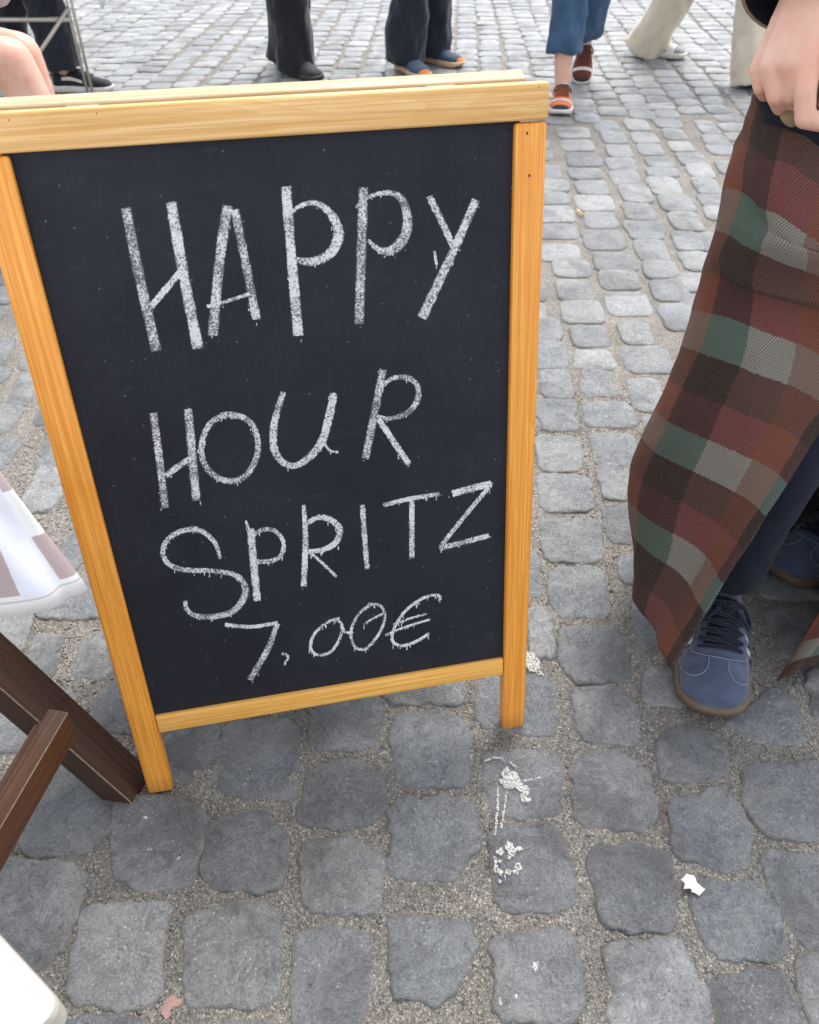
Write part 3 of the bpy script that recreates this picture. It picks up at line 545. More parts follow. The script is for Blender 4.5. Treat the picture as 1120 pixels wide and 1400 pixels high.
#@@PART2
# ------------------------------------------------------------------ dark wooden folding table with a checked cloth
def leg_me(p0, p1, w, h, up):       # bar built along its own x axis so that the grain follows it
    p0, p1 = Vector(p0), Vector(p1); d = p1 - p0; x = d.normalized(); y = Vector(up).cross(x).normalized(); z = x.cross(y)
    me = box_me('bar', (0, -w / 2, -h / 2), (d.length, w / 2, h / 2), 0.0012, 1)
    for p in me.polygons: p.material_index = 1 if p.area < d.length * .004 else 0
    return me, Matrix((x, y, z)).transposed().to_4x4(), p0
def bar(name, p0, p1, w, h, mat, parent, up=(0, 0, 1)):
    me, rot, loc = leg_me(p0, p1, w, h, up); o = link(name, me, [mat, M['worn_edge']], parent, world=False, smooth=False)
    o.matrix_basis = Matrix.Translation(loc - parent.location) @ rot; return o
LF = G(172, 1072); LT = Vector((LF.x - 0.36, LF.y + 0.075, 0.695))
table = thing('folding_table', 'dark stained wooden folding table with crossed legs under a checked cloth', 'table', (-0.60, 0.3, 0))
bar('leg', LF - (LT - LF).normalized() * .04, LT, 0.042, 0.058, M['dark_wood'], table, (0.15, 1, 0))
bar('leg', (LT.x, LF.y + 0.033, 0), (LF.x - 0.09, LF.y + 0.110, 0.695), 0.042, 0.058, M['dark_wood'], table, (0, 1, 0))
bar('leg', (LF.x, -0.05, 0), (LT.x, -0.05, 0.695), 0.042, 0.058, M['dark_wood'], table, (0, 1, 0))
bar('leg', (LT.x, -0.085, 0), (LF.x, -0.085, 0.695), 0.042, 0.058, M['dark_wood'], table, (0, 1, 0))
S0, S1 = G(84, 986, 0.145), G(-12, 1150, 0.145)
bar('stretcher', S0, S0 + (S1 - S0).normalized() * 0.66, 0.034, 0.050, M['dark_wood2'], table)
link('table_top', box_me('table_top', (-1.02, -0.16, 0.70), (-0.42, 0.60, 0.722), 0.003), M['dark_wood'], table)
# the cloth: a skirt round the table edge whose far corner flares outwards
TZ = 0.7245
cols = []                            # (top xy, bottom xyz)
for y in np.linspace(-0.17, 0.40, 10): cols.append(((-0.408, y), (-0.395 + 0.012 * math.sin(y * 30), y, 0.50)))
for (bx, by, bz, tx, ty) in ((-0.425, 0.47, 0.492, -0.408, 0.46), (-0.432, 0.515, 0.478, -0.408, 0.52), (-0.40, 0.540, 0.470, -0.408, 0.575), (-0.366, 0.567, 0.458, -0.409, 0.595), (-0.347, 0.588, 0.4535, -0.411, 0.602), (-0.3365, 0.600, 0.452, -0.412, 0.606), (-0.346, 0.609, 0.4535, -0.415, 0.608), (-0.365, 0.622, 0.459, -0.42, 0.610), (-0.40, 0.640, 0.470, -0.44, 0.611), (-0.45, 0.636, 0.482, -0.47, 0.611)):
    cols.append(((tx, ty), (bx, by, bz)))
for x in np.linspace(-0.52, -1.03, 10): cols.append(((x, 0.611), (x, 0.622 + 0.010 * math.sin(x * 28), 0.50)))
nr_ = 16; pts, uvs = [], []; ctl_b = catmull([c[1] for c in cols], 120); ctl_t = catmull([(c[0][0], c[0][1], TZ) for c in cols], 120)
su = np.concatenate([[0], np.cumsum(np.linalg.norm(np.diff(ctl_b, axis=0), axis=1))])
for i in range(nr_ + 1):
    f = i / nr_; row, ur = [], []
    for j in range(120):
        t, b = ctl_t[j], ctl_b[j]; bow = math.sin(f * math.pi) * 0.010; p = t * (1 - f) + b * f; k = f ** 1.05
        p = np.array([t[0] + (b[0] - t[0]) * k, t[1] + (b[1] - t[1]) * k, t[2] + (b[2] - t[2]) * f]); p = p + np.array([1, -.6, 0]) * (0.006 * noise.noise((j * .16, f * 2.2, 4)) + .004 * noise.noise((j * .45, f * 5, 9))) * min(1, f * 3) * (0.35 if 58 < j < 68 else 1); row.append(p); ur.append((su[j] + 0.02, (1 - f) * np.linalg.norm(t - b)))
    pts.append(row); uvs.append(ur)
me = grid_mesh('tablecloth', pts, uvs)
bm = bmesh.new(); bm.from_mesh(me); ul = bm.loops.layers.uv.active
tv = [bm.verts.new(p) for p in ((-0.408, -0.17, TZ + .0005), (-0.408, 0.60, TZ + .0005), (-0.42, 0.611, TZ + .0005), (-1.03, 0.611, TZ + .0005), (-1.03, -0.17, TZ + .0005))]
fc = bm.faces.new(tv)
for l in fc.loops: l[ul].uv = (l.vert.co.x * 1.0 + 3, l.vert.co.y + 3)
bmesh.ops.recalc_face_normals(bm, faces=bm.faces[:]); bm.to_mesh(me); bm.free()
cloth = link('tablecloth', me, M['gingham']); tag(cloth, 'white and mauve checked cotton tablecloth with wide white hem', 'tablecloth')
md = cloth.modifiers.new('thick', 'SOLIDIFY'); md.thickness = 0.0012; md.offset = -1

# white chair whose seat corner reaches into the picture
cw = G(89, 1374, 0.45); ce = (G(0, 1277, 0.45) - cw).normalized(); cn = Vector((ce.y, -ce.x, 0)); cn = cn if cn.y < 0 else -cn
chair = thing('white_chair', 'off-white chair seat with rounded corner beside the dark wooden stretcher', 'chair', (cw.x - 0.15, cw.y - 0.1, 0))
def rounded(c, e, n, A, B, r, k=8):
    pts = []
    for (sx, sy, a0) in ((0, 0, 0), (1, 0, 1), (1, 1, 2), (0, 1, 3)):
        for q in range(k + 1):
            an = math.pi + a0 * math.pi / 2 + q / k * math.pi / 2; pts.append(c + e * (r + sx * (A - 2 * r) + r * math.cos(an)) + n * (r + sy * (B - 2 * r) + r * math.sin(an)))
    return pts
ringz = lambda z, s: [p + Vector((0, 0, z)) + (p - (cw + ce * .2 + cn * .2)).normalized() * s for p in rounded(Vector((cw.x, cw.y, 0)) , ce, cn, 0.40, 0.40, 0.012)]
link('seat', loft('seat', [ringz(0.424, -0.004), ringz(0.427, 0), ringz(0.447, 0), ringz(0.45, -0.003)]), M['white'], chair, smooth=False)
for a, b in ((.07, .07), (.33, .07), (.33, .33), (.07, .33)):
    q = cw + ce * a + cn * b; link('leg', tube('leg', [(q.x, q.y, 0), (q.x, q.y, 0.425)], [0.013, 0.017], 12), M['white'], chair)
bk = [cw + ce * (.40 * k / 6) + cn * .385 for k in range(7)]
for a in (0.02, 0.38):
    q = cw + ce * a + cn * .385; link('back_post', tube('back_post', [(q.x, q.y, .43), (q.x + cn.x * .05, q.y + cn.y * .05, .86)], .013, 10), M['white'], chair)
for z in (.62, .72, .82):
    f = (z - .43) / .43 * .05; link('back_slat', bar_me('back_slat', (bk[0] + cn * f)[:2] + (z,), (bk[-1] + cn * f)[:2] + (z,), .012, .045), M['white'], chair)

# ------------------------------------------------------------------ small things on the pavement
def splat(name, blobs, z=0.0052):
    mes = []
    for (x, y, rx, ry) in blobs:
        c = G(x, y); k = FPX / proj(c)[2]; n = 18; ph = random.uniform(0, 6); ring = []
        for q in range(n):
            a = q * 2 * math.pi / n; rr = 1.15 + 0.55 * noise.noise((math.cos(a) * 1.6 + x, math.sin(a) * 1.6 + y, ph)) + random.uniform(-.25, .25)
            ring.append((c.x + math.cos(a) * rx / k * rr, c.y + math.sin(a) * ry / k * rr * 1.25, z))
        mes.append(mesh('b', ring + [(c.x, c.y, z + 0.0003)], [(q, (q + 1) % n, n) for q in range(n)]))
    return join(name, mes)
def line(pts, r):
    out = []
    for (a, b) in zip(pts[:-1], pts[1:]):
        m_ = max(2, int(math.dist(a, b) / (r * 1.1)));
        for q in range(m_): f = q / m_; out.append((a[0] + (b[0] - a[0]) * f + random.uniform(-1.0, 1.0), a[1] + (b[1] - a[1]) * f, r * random.uniform(.6, 1.3), r * random.uniform(.9, 1.6)) if random.random() < .8 else (a[0], a[1], .3, .3))
    return out
def zc(L): return [(640 + x / 6.364, 1010 + y / 6.364, a / 6.364, b / 6.364) for x, y, a, b in L]
d1 = zc([(360, 350, 62, 70), (400, 390, 50, 45), (440, 430, 40, 30), (490, 460, 40, 30), (485, 520, 26, 34), (520, 550, 20, 16), (300, 385, 26, 20), (335, 425, 28, 24)])
d1 += line([(640 + x / 6.364, 1010 + y / 6.364) for x, y in ((262, 450), (255, 600), (248, 720), (232, 860))], 1.0) + line([(640 + x / 6.364, 1010 + y / 6.364) for x, y in ((335, 480), (320, 600), (285, 800))], 0.9)
d1 += line([(640 + x / 6.364, 1010 + y / 6.364) for x, y in ((460, 385), (560, 368), (630, 350))], 0.7) + line([(640 + x / 6.364, 1010 + y / 6.364) for x, y in ((150, 210), (235, 178), (315, 192))], 0.8) + line([(640 + x / 6.364, 1010 + y / 6.364) for x, y in ((360, 215), (425, 270))], 0.7)
d2 = zc([(350, 950, 34, 28), (380, 990, 36, 34), (280, 1000, 32, 22), (440, 970, 24, 16), (355, 1040, 16, 16), (240, 1100, 14, 40), (238, 1150, 18, 20), (280, 1180, 20, 22), (350, 1175, 26, 16), (440, 1130, 34, 22), (415, 1175, 20, 16), (275, 1255, 12, 12), (320, 1220, 6, 18), (275, 1080, 14, 10)])
d3 = [(725, 905, 8, 9), (729, 913, 7, 8), (723, 898, 7, 6)] + line([(731, 915), (743, 926)], .8) + line([(729, 917), (739, 926)], .7)
d4 = [(731, 1324, 3, 4), (735, 1320, 2, 2), (684, 1372, 2, 3), (705, 1364, 2, 2), (200, 1120, 3, 1.5), (205, 1164, 3, 1.2), (245, 1176, 2, 2)]
for d in (d1, d2, d3, d4): link('bird_dropping', splat('bird_dropping', d), M['dropping'], pavement, smooth=False)
# torn scrap of paper
c = G(946, 1213); k = FPX / proj(c)[2]; oc = [(-.95, -.5), (-.6, -.75), (-.3, -1.0), (.05, -.8), (.3, -.85), (.42, -.5), (.40, -.2), (.75, .05), (.8, .3), (1.0, .5), (.7, .65), (.3, .98), (.0, .75), (-.3, .6), (-.25, .4), (-.6, .42), (-1.0, .38), (-.8, .0)]
def scrap(c, k, oc, s, h, zb):
    V = [(c.x + x * s / k, c.y - y * s * 1.1 / k, zb + h * random.uniform(.2, 1)) for x, y in oc] + [(c.x, c.y, zb + h * 1.6), (c.x + .3 * s / k, c.y - .2 * s / k, zb + h * .4)]
    n = len(oc); F = [(i, (i + 1) % n, n if i < n / 2 else n) for i in range(n)]; return mesh('s', V[:n + 1], F)
o = link('paper_scrap', scrap(c, k, oc, 14, 0.007, 0.003), M['paper'], smooth=False); tag(o, 'torn white paper scrap lying across a joint between cobbles', 'paper')
md = o.modifiers.new('t', 'SOLIDIFY'); md.thickness = 0.0006
c = G(233, 1376); k = FPX / proj(c)[2]
o = link('gum_blob', splat('gum_blob', [(236, 1370, 10, 6), (228, 1378, 7, 8)], -0.001), M['pink']); tag(o, 'flattened pink blob of gum in a cobble joint', 'gum')
c0, c1 = G(789, 289), G(797, 296)
o = link('cigarette_butt', tube('cigarette_butt', [c0 + Vector((0, 0, .006)), c1 + Vector((0, 0, .006))], .004, 10), M['butt']); tag(o, 'yellowish cigarette butt lying on the cobbles', 'cigarette butt')

# ------------------------------------------------------------------ shoes and people
def ip(x, pts): return float(np.interp(x, [p[0] for p in pts], [p[1] for p in pts]))
HWP = [(0, .031), (.1, .0345), (.3, .032), (.45, .036), (.62, .0445), (.74, .047), (.88, .044), (1, .040)]
HTP = [(0, .060), (.1, .064), (.25, .072), (.34, .074), (.42, .066), (.52, .055), (.64, .043), (.78, .036), (.9, .030), (.97, .022), (1, .012)]
class Shoe:
    def __init__(s, L, W, toe, heading, pitch=0.0, z0=0.003, lift=0.0):
        s.L, s.W, s.k = L, W / .094, L / .27
        d = Vector((math.cos(heading), math.sin(heading), 0)); rot = Matrix.Rotation(heading, 4, 'Z') @ Matrix.Translation((-L * .12, 0, 0)) @ Matrix.Rotation(pitch, 4, 'Y') @ Matrix.Translation((L * .12, 0, 0))
        s.M = Matrix.Translation((toe[0], toe[1], z0 + lift)) @ rot @ Matrix.Translation((-L, 0, 0))
        s.ankle = s.M @ Vector((.065 * s.k, 0, .09 * s.k))
    def hw(s, u): return s.W * ip(u, HWP) * min(1, math.sqrt(max(u, 0) / .07)) ** .9 * (1 if u < .86 else math.sqrt(max(0, 1 - ((u - .86) / .14) ** 2)) ** .95)
    def surf(s, u, t, off=0.0):
        h = (ip(u, HTP) * s.k) * (1 if u < .9 else .35 + .65 * math.sqrt(max(0, 1 - ((u - .9) / .1) ** 2))); a = t * math.pi / 2; hw = s.hw(u)
        y = hw * math.copysign(abs(math.sin(a)) ** .85, a); z = .020 * s.k + h * max(math.cos(a), 0) ** .75
        nrm = Vector((0, math.sin(a), math.cos(a) * .9 + .1)).normalized(); p = Vector((u * s.L, y + .004 * math.sin(u * 5) * s.W, z)) + nrm * off; return s.M @ p
    def sole_ring(s, ex, z, n=48):
        r = []
        for i in range(n):
            a = 2 * math.pi * i / n; u = .5 - .5 * math.cos(a); h = s.hw(u) + ex; y = h if a < math.pi else -h
            r.append(s.M @ Vector((u * s.L + ex * -math.cos(a), y + .004 * math.sin(u * 5) * s.W, z * s.k + (.010 * max(0, (u - .8) / .2) ** 2 if z < .01 else 0))))
        return r
    def patch(s, name, u0, u1, t0, t1, off=.0016, n=8, fn=None):
        return grid_mesh(name, [[s.surf(u0 + (u1 - u0) * i / n, (t0 + (t1 - t0) * j / n) if not fn else fn(u0 + (u1 - u0) * i / n, j / n), off) for j in range(n + 1)] for i in range(n + 1)])
    def path(s, name, pts, r, off=.001, n=24):
        P = catmull([(u, t, 0) for u, t in pts], n); return tube(name, [s.surf(u, t, off) for u, t, _ in P], r, 6)
def make_shoe(parent, sh, upper, sole, lace, style, label=None):
    us = [.5 - .5 * math.cos(math.pi * i / 36) for i in range(37)]
    me = grid_mesh('shoe', [[sh.surf(u, -1 + 2 * j / 24) for j in range(25)] for u in us]); o = link('shoe', me, upper, parent)
    if label: o['label'] = label
    k = sh.W
    link('sole', loft('sole', [sh.sole_ring(-.001 * k, 0), sh.sole_ring(.003 * k, .004), sh.sole_ring(.004 * k, .014), sh.sole_ring(.0045 * k, .025), sh.sole_ring(.0015 * k, .028), sh.sole_ring(-.004, .028)]), sole, o)
    if style == 'suede':
        link('toe_overlay', sh.patch('toe_overlay', .80, .985, -.78, .78, .0016, 14), M['suede2'], o)
        link('toe_overlay', sh.patch('toe_overlay', .71, .82, -.13, .13, .0017), M['suede2'], o)
        for sg in (-1, 1): link('eyestay', sh.patch('eyestay', .40, .70, sg * .30, sg * .52, .0022), M['suede2'], o)
        link('eyestay', sh.patch('eyestay', .665, .72, -.52, .52, .0023), M['suede2'], o)
        for sg in (-1, 1):
            for u in (.44, .52, .60): link('stripe', sh.patch('stripe', u, u + .035, sg * .53, sg * .95, .0026, 4), M['stripe'], o)
        st = [sh.path('s', [(.45, -.56), (.62, -.56), (.70, -.48), (.728, -.2), (.732, 0), (.728, .2), (.70, .48), (.62, .56), (.45, .56)], .0007, .0024, 60)]
        for sg in (-1, 1):
            st.append(sh.path('s', [(.735, sg * .14), (.80, sg * .15), (.845, sg * .24), (.86, sg * .42), (.83, sg * .62), (.76, sg * .80), (.66, sg * .90)], .0007, .0022, 40))
        link('stitching', join('stitching', st), M['stitch'], o)
        link('tongue', sh.patch('tongue', .36, .67, -.27, .27, .0012, 8), lace, o)
    if style in ('suede', 'orange', 'lace'):
        la = []
        for i, u in enumerate((.40, .455, .51, .565, .62, .67)):
            w_ = .36; kl = .6 if style == 'orange' else 1; la.append(sh.path('l', [(u, -w_), (u + .004, -.15), (u, .1), (u - .004, w_)], .0030 * k * kl, .0045))
            if i: la.append(sh.path('l', [(u, w_), (u - .028, 0), (u - .055, -w_)], .0026 * k * kl, .0062))
        la.append(sh.path('l', [(.42, 0), (.40, .3), (.44, .62), (.50, .55), (.46, .2)], .0028 * k, .008)); la.append(sh.path('l', [(.42, 0), (.41, -.3), (.46, -.58), (.52, -.4), (.44, -.1)], .0028 * k, .008))
        link('lace', join('lace', la), lace, o)
    if style == 'orange':
        link('toe_overlay', sh.patch('toe_overlay', .76, .82, -.75, .75, .002, 10), M['wsole'], o)
        link('toe_guard', sh.patch('toe_guard', .945, 1.0, -.9, .9, .003, 10), M['blacksole'], o); link('tongue', sh.patch('tongue', .30, .40, -.35, .35, .006, 6), M['wsole'], o)
    if style == 'knit': link('toe_bumper', sh.patch('toe_bumper', .96, 1.0, -.95, .95, .004, 10), M['osole'], o); link('collar', sh.patch('collar', .25, .36, -.6, .6, .004, 6), M['tan'], o)
    if style == 'grey': link('toe_overlay', sh.patch('toe_overlay', .60, .78, -.95, .95, .002, 8), M['wsole'], o)
    if style == 'lace': link('side_stripe', sh.patch('side_stripe', .2, .55, -.8, -.66, .002, 6), M['wsole'], o); link('side_stripe', sh.patch('side_stripe', .2, .55, .66, .8, .002, 6), M['wsole'], o)
    return o
def lerp(a, b, f): return Vector(a) * (1 - f) + Vector(b) * f
def person(label, shoes, face, clothes, knee_r=.075, hem_r=.09, hem_z=.06, thigh_r=.095, top=None, trouser=None, group=None, bare=False, hip_z=.90, lean=0.0, hipxy=None, styles=None, sh_args=None):
    a = [s.ankle for s in shoes]; d = Vector((math.cos(face), math.sin(face), 0)); side = Vector((-d.y, d.x, 0))
    mid = (a[0] + a[1]) / 2; hip = Vector((mid.x, mid.y, hip_z)) if hipxy is None else Vector((hipxy[0], hipxy[1], hip_z))
    root = thing('person', label, 'person', (mid.x, mid.y, 0), 0, group)
    hips = [hip + side * .085, hip - side * .085]
    if (a[0] - mid).dot(side) < 0: hips.reverse()
    legs, tr = [], []
    for h, an in zip(hips, a):
        kn = lerp(an, h, .52) + d * .045
        legs.append([(*an, .034), (*lerp(an, kn, .45), .050), (*kn, .052), (*h, .075)])
        f0 = max(-.22, (hem_z - an.z) / (kn.z - an.z)); hp = lerp(an, kn, f0)
        hr, kr = (hem_r if isinstance(hem_r, (list, tuple)) else (hem_r,))[0], knee_r
        tr.append(['flat', (*hp, hr), (*lerp(hp, kn, .4), hr * .55 + kr * .45), (*kn, kr), (*lerp(kn, h, .6), thigh_r * .95), (*h, thigh_r)])
    ch = hip + Vector((0, 0, .42)) + d * lean; nk = ch + Vector((0, 0, .13)); hd = nk + Vector((0, 0, .15)) + d * .02
    shd = [ch + side * .17 + Vector((0, 0, .06)), ch - side * .17 + Vector((0, 0, .06))]; arms, slv = [], []
    for sg, s_ in zip((1, -1), shd):
        el = s_ + side * sg * .05 + Vector((0, 0, -.29)) - d * .02; wr = el + Vector((0, 0, -.22)) + d * .10; pm = wr + Vector((0, 0, -.07)) + d * .03
        arms.append([(*s_, .05), (*el, .040), (*wr, .027), (*pm, .026)]); slv.append([(*s_, .062), (*el, .054), (*lerp(el, wr, .9), .042)])
        for q in range(5):
            o_ = d * (.030 - .018 * q); ln = (.055, .085, .092, .086, .070)[q]; t0 = pm + o_ * .8 + (side * -sg * .012 if q == 0 else Vector())
            arms.append([(*t0, .010), (*(t0 + Vector((0, 0, -ln * .55)) + d * .004), .0092), (*(t0 + Vector((0, 0, -ln)) - side * sg * .016), .0078)])
    nose = hd + d * .098 + Vector((0, 0, -.005)); q0 = d.to_track_quat('X', 'Z')
    body = blob('body', legs + arms + [[(*hip, .11), (*(hip + Vector((0, 0, .2))), .105), (*ch, .115)], [(*ch, .07), (*nk, .052), (*hd, .06)], [(*(shd[0]), .06), (*(shd[1]), .06)], [(*(nose + Vector((0, 0, .025)) - d * .012), .010), (*nose, .014)]],
        .010, 3, [(hd, (.095, .072, .115), q0), (hd + side * .075, (.014, .008, .026), q0), (hd - side * .075, (.014, .008, .026), q0), (hd + d * .07 + Vector((0, 0, -.06)), (.025, .026, .013), q0)])
    link('body', body, M['skin'], root)
    for sg in (-1, 1):
        bm = bmesh.new(); bmesh.ops.create_uvsphere(bm, u_segments=10, v_segments=8, radius=.011, matrix=Matrix.Translation(hd + d * .082 + side * sg * .031 + Vector((0, 0, .012)))); me = bpy.data.meshes.new('eye'); bm.to_mesh(me); bm.free(); link('eye', me, M['blacksole'], root)
    link('hair', blob('hair', [[(*(hd - d * .035 + Vector((0, 0, -.10))), .055), (*(hd - d * .03), .075)]], .012, 4, [(hd + Vector((0, 0, .030)) - d * .018, (.098, .082, .105), q0)]), M['hair'], root)
    if not bare:
        sd_ = random.uniform(0, 50)
        fold = lambda p: (0.017 * noise.noise((p.x * 9 + sd_, p.y * 9, p.z * 5 + p.x * 14)) + 0.008 * noise.noise((p.x * 22, p.y * 22 + sd_, p.z * 17 - p.x * 20))) * (1.0 if p.z < .8 else .4)
        link('trousers', blob('trousers', tr + [[(*(hip + Vector((0, 0, .05))), .125), (*(hip + Vector((0, 0, .14))), .12)], [(*hips[0], .1), (*hips[1], .1)]], .009, 3, (), fold), trouser, root)
    link('jacket', blob('jacket', slv + [[(*(hip + Vector((0, 0, -.02))), .138), (*(hip + Vector((0, 0, .2))), .128), (*ch, .137)], [(*shd[0], .075), (*ch, .1), (*shd[1], .075)], [(*ch, .08), (*lerp(ch, nk, .6), .065)]], .012, 4), top, root)
    for sh, st in zip(shoes, styles): make_shoe(root, sh, *st)
    return root
def toe(x, y): g = G(x, y); return (g.x, g.y)
# jeans walker coming towards the camera
s1 = Shoe(.262, .104, toe(767, 160), R(-84 - 12)); s2 = Shoe(.262, .100, toe(796, 113), R(-95), R(38))
person('person in cropped blue jeans and orange sneakers walking towards the sign', [s1, s2], R(-92), None, .078, .080, .205, .09, M['topwhite'], M['denim'], styles=[(M['orange'], M['wsole'], M['brownlace'], 'orange'), (M['maroon'], M['wsole'], M['brownlace'], 'orange')])
# flared cream trousers, walking to the right
s1 = Shoe(.265, .10, toe(937, 80), R(-22)); s2 = Shoe(.265, .10, toe(1084, 124), R(-25))
person('person in flared cream trousers and grey white sneakers crossing the street', [s1, s2], R(-30), None, .082, .112, .020, .098, M['topgrey'], M['cream'], styles=[(M['greyshoe'], M['wsole'], M['wsole'], 'grey'), (M['greyshoe'], M['blacksole'], M['wsole'], 'grey')])
# dark trousers with navy and orange running shoes
s1 = Shoe(.275, .104, toe(632, 93), R(-38)); s2 = Shoe(.275, .104, toe(583, 110), R(-60))
person('person in dark trousers with navy shoes edged in orange', [s1, s2], R(-45), None, .090, .104, .045, .10, M['topnavy'], M['char_cloth'], styles=[(M['blueknit'], M['tan'], M['lace'], 'knit'), (M['blueknit'], M['tan'], M['lace'], 'knit')])
s1 = Shoe(.275, .10, toe(438, 113), R(-48)); s2 = Shoe(.275, .10, toe(428, 100), R(-45))
person('person in straight black trousers and black shoes standing beyond the sign', [s1, s2], R(-40), None, .110, .098, .025, .11, M['topgrey'], M['black_cloth'], styles=[(M['blackshoe'], M['blacksole'], M['lace'], 'plain')] * 2)
s1 = Shoe(.285, .10, toe(156, 126), R(-3)); s2 = Shoe(.285, .10, toe(80, 100), R(4))
person('person in charcoal trousers and black sneakers with white soles behind the steel table', [s1, s2], R(0), None, .092, .085, .10, .10, M['topnavy'], M['char_cloth'], styles=[(M['blackshoe'], M['wsole'], M['lace'], 'lace')] * 2)

# ------------------------------------------------------------------ steel folding table with a white cloth, and the seated person
TX, TY = G(108, 64, .19).x, 4.15
TX = -1.475
st = thing('steel_table', 'folding cafe table with thin steel legs and braces', 'table', (TX - .3, TY, 0))
def stube(name, pts, r): return link(name, tube(name, pts, r, 10), M['steel'], st)
for yy, TX_ in ((TY, TX), (TY + .5, TX - .27)):
    for dx in (-.011, .011): stube('leg', [(TX_ + dx * 1.0, yy, 0), (TX_ + dx, yy, .30), (TX_ + dx * .8, yy, .70)], .0068)
    for dx in (-.011, .011): stube('leg', [(TX_ - .62 + dx, yy, 0), (TX_ - .62 + dx, yy, .70)], .0068)
    stube('crossbar', [(TX_ - .62, yy - .016, .335), (TX_, yy - .016, .335)], .0095); stube('brace', [(TX_ + .005, yy - .028, .385), (TX_ - .30, yy - .028, .085), (TX_ - .33, yy - .028, .055)], .0085)
link('table_top', box_me('table_top', (TX - .72, TY - .12, .70), (TX + .12, TY + .62, .72), .003), M['steel'], st)
V = []; c0 = Vector((TX + .13, TY - .13, .723)); tip = PY(140, 13, TY - .17)
n = 10; rows = []
def skirt(i, f):                     # perimeter points with a lowered corner
    P = [(TX - .73, TY - .13, .60), (TX - .30, TY - .135, .59), (TX - .02, TY - .145, .555), (tip.x - .03, TY - .165, .455), (tip.x, tip.y, tip.z), (tip.x + .012, TY - .10, .47), (TX + .15, TY + .12, .57), (TX + .14, TY + .4, .60), (TX + .13, TY + .63, .60)]
    T = [(TX - .73, TY - .13), (TX - .30, TY - .13), (TX - .02, TY - .13), (TX + .10, TY - .13), (TX + .13, TY - .13), (TX + .13, TY - .08), (TX + .13, TY + .12), (TX + .13, TY + .4), (TX + .13, TY + .63)]
    return catmull(P, 60), catmull([(x, y, .723) for x, y in T], 60)
b_, t_ = skirt(0, 0); me = grid_mesh('white_tablecloth', [[t_[j] * (1 - i / 8) + b_[j] * (i / 8) for j in range(60)] for i in range(9)])
bm = bmesh.new(); bm.from_mesh(me); bm.faces.new([bm.verts.new(p) for p in ((TX - .73, TY - .13, .7235), (TX + .13, TY - .13, .7235), (TX + .13, TY + .63, .7235), (TX - .73, TY + .63, .7235))]); bm.to_mesh(me); bm.free()
o = link('tablecloth', me, M['whitecloth']); tag(o, 'plain white tablecloth with hanging corner on the steel table', 'tablecloth'); md = o.modifiers.new('t', 'SOLIDIFY'); md.thickness = .0012
# seated person: bare bent leg
YS = 2.55; K1 = PY(14, 84, YS); hipS = Vector((K1.x - .44, YS + .03, .56)); ank = Vector((K1.x + .14, YS - .02, .09))
root = thing('person', 'seated person with bare bent leg and pale blouse behind the sign', 'person', (hipS.x, hipS.y, 0))
ch = hipS + Vector((.03, 0, .42)); nk = ch + Vector((.01, 0, .13)); hd = nk + Vector((.03, 0, .15)); qi = Euler((0, 0, 0)).to_quaternion()
K2 = K1 + Vector((-.04, .17, -.02)); legs = []
for kk, aa, hh in ((K1, ank, hipS + Vector((0, -.08, 0))), (K2, Vector((K2.x + .06, K2.y, .09)), hipS + Vector((0, .1, 0)))):
    cal = lerp(kk, aa, .34) + Vector((-.015, 0, 0))
    legs += [[(*hh, .088), (*lerp(hh, kk, .6), .075), (*kk, .062), (*lerp(kk, aa, .12), .060), (*cal, .066), (*lerp(kk, aa, .75), .042), (*aa, .036)], [(*aa, .036), (aa.x + .03, aa.y, .05, .035), (aa.x + .15, aa.y, .028, .026)]]
arms = []
for sg in (-1, 1):
    s_ = ch + Vector((0, sg * .17, .06)); el = s_ + Vector((.06, sg * .05, -.28)); wr = el + Vector((.22, -sg * .08, -.04)); arms.append([(*s_, .048), (*el, .038), (*wr, .026), (*(wr + Vector((.07, 0, -.01))), .025)])
    for q in range(5): t0 = wr + Vector((.07, -.03 + .017 * q, -.01)); arms.append([(*t0, .010), (*(t0 + Vector((.045, 0, -.005))), .009), (*(t0 + Vector((.07 + .01 * (q % 3), 0, -.022))), .0078)])
link('body', blob('body', legs + arms + [[(*hipS, .12), (*(hipS + Vector((.02, 0, .2))), .11), (*ch, .115)], [(*ch, .07), (*nk, .05), (*hd, .06)], [(*(ch + Vector((0, .17, .06))), .055), (*(ch + Vector((0, -.17, .06))), .055)], [(*(hd + Vector((.09, 0, .02))), .01), (*(hd + Vector((.10, 0, -.005))), .014)]], .009, 5,
    [(hd, (.095, .072, .115), qi), (hd + Vector((0, .075, 0)), (.014, .008, .026), qi), (hd + Vector((0, -.075, 0)), (.014, .008, .026), qi)]), M['skin'], root)
link('hair', blob('hair', [[(*(hd + Vector((-.04, 0, -.12))), .06), (*(hd + Vector((-.03, 0, 0))), .075)]], .012, 4, [(hd + Vector((-.018, 0, .03)), (.098, .082, .105), qi)]), M['hair'], root)
bl = PY(-8, -14, YS - .10)
link('blouse', blob('blouse', [[(*(hipS + Vector((0, 0, .03))), .15), (*(hipS + Vector((.02, 0, .2))), .14), (*ch, .14)], [(*(ch + Vector((0, .18, .05))), .07), (*(ch + Vector((0, -.18, .05))), .07)], [(*(ch + Vector((.02, -.18, .04))), .07), (bl.x - .10, bl.y, bl.z + .14, .06), (bl.x, bl.y, bl.z + .01, .050)]], .012, 4, (), lambda p: .008 * noise.noise((p.x * 12, p.y * 12, p.z * 12))), M['blouse'], root)
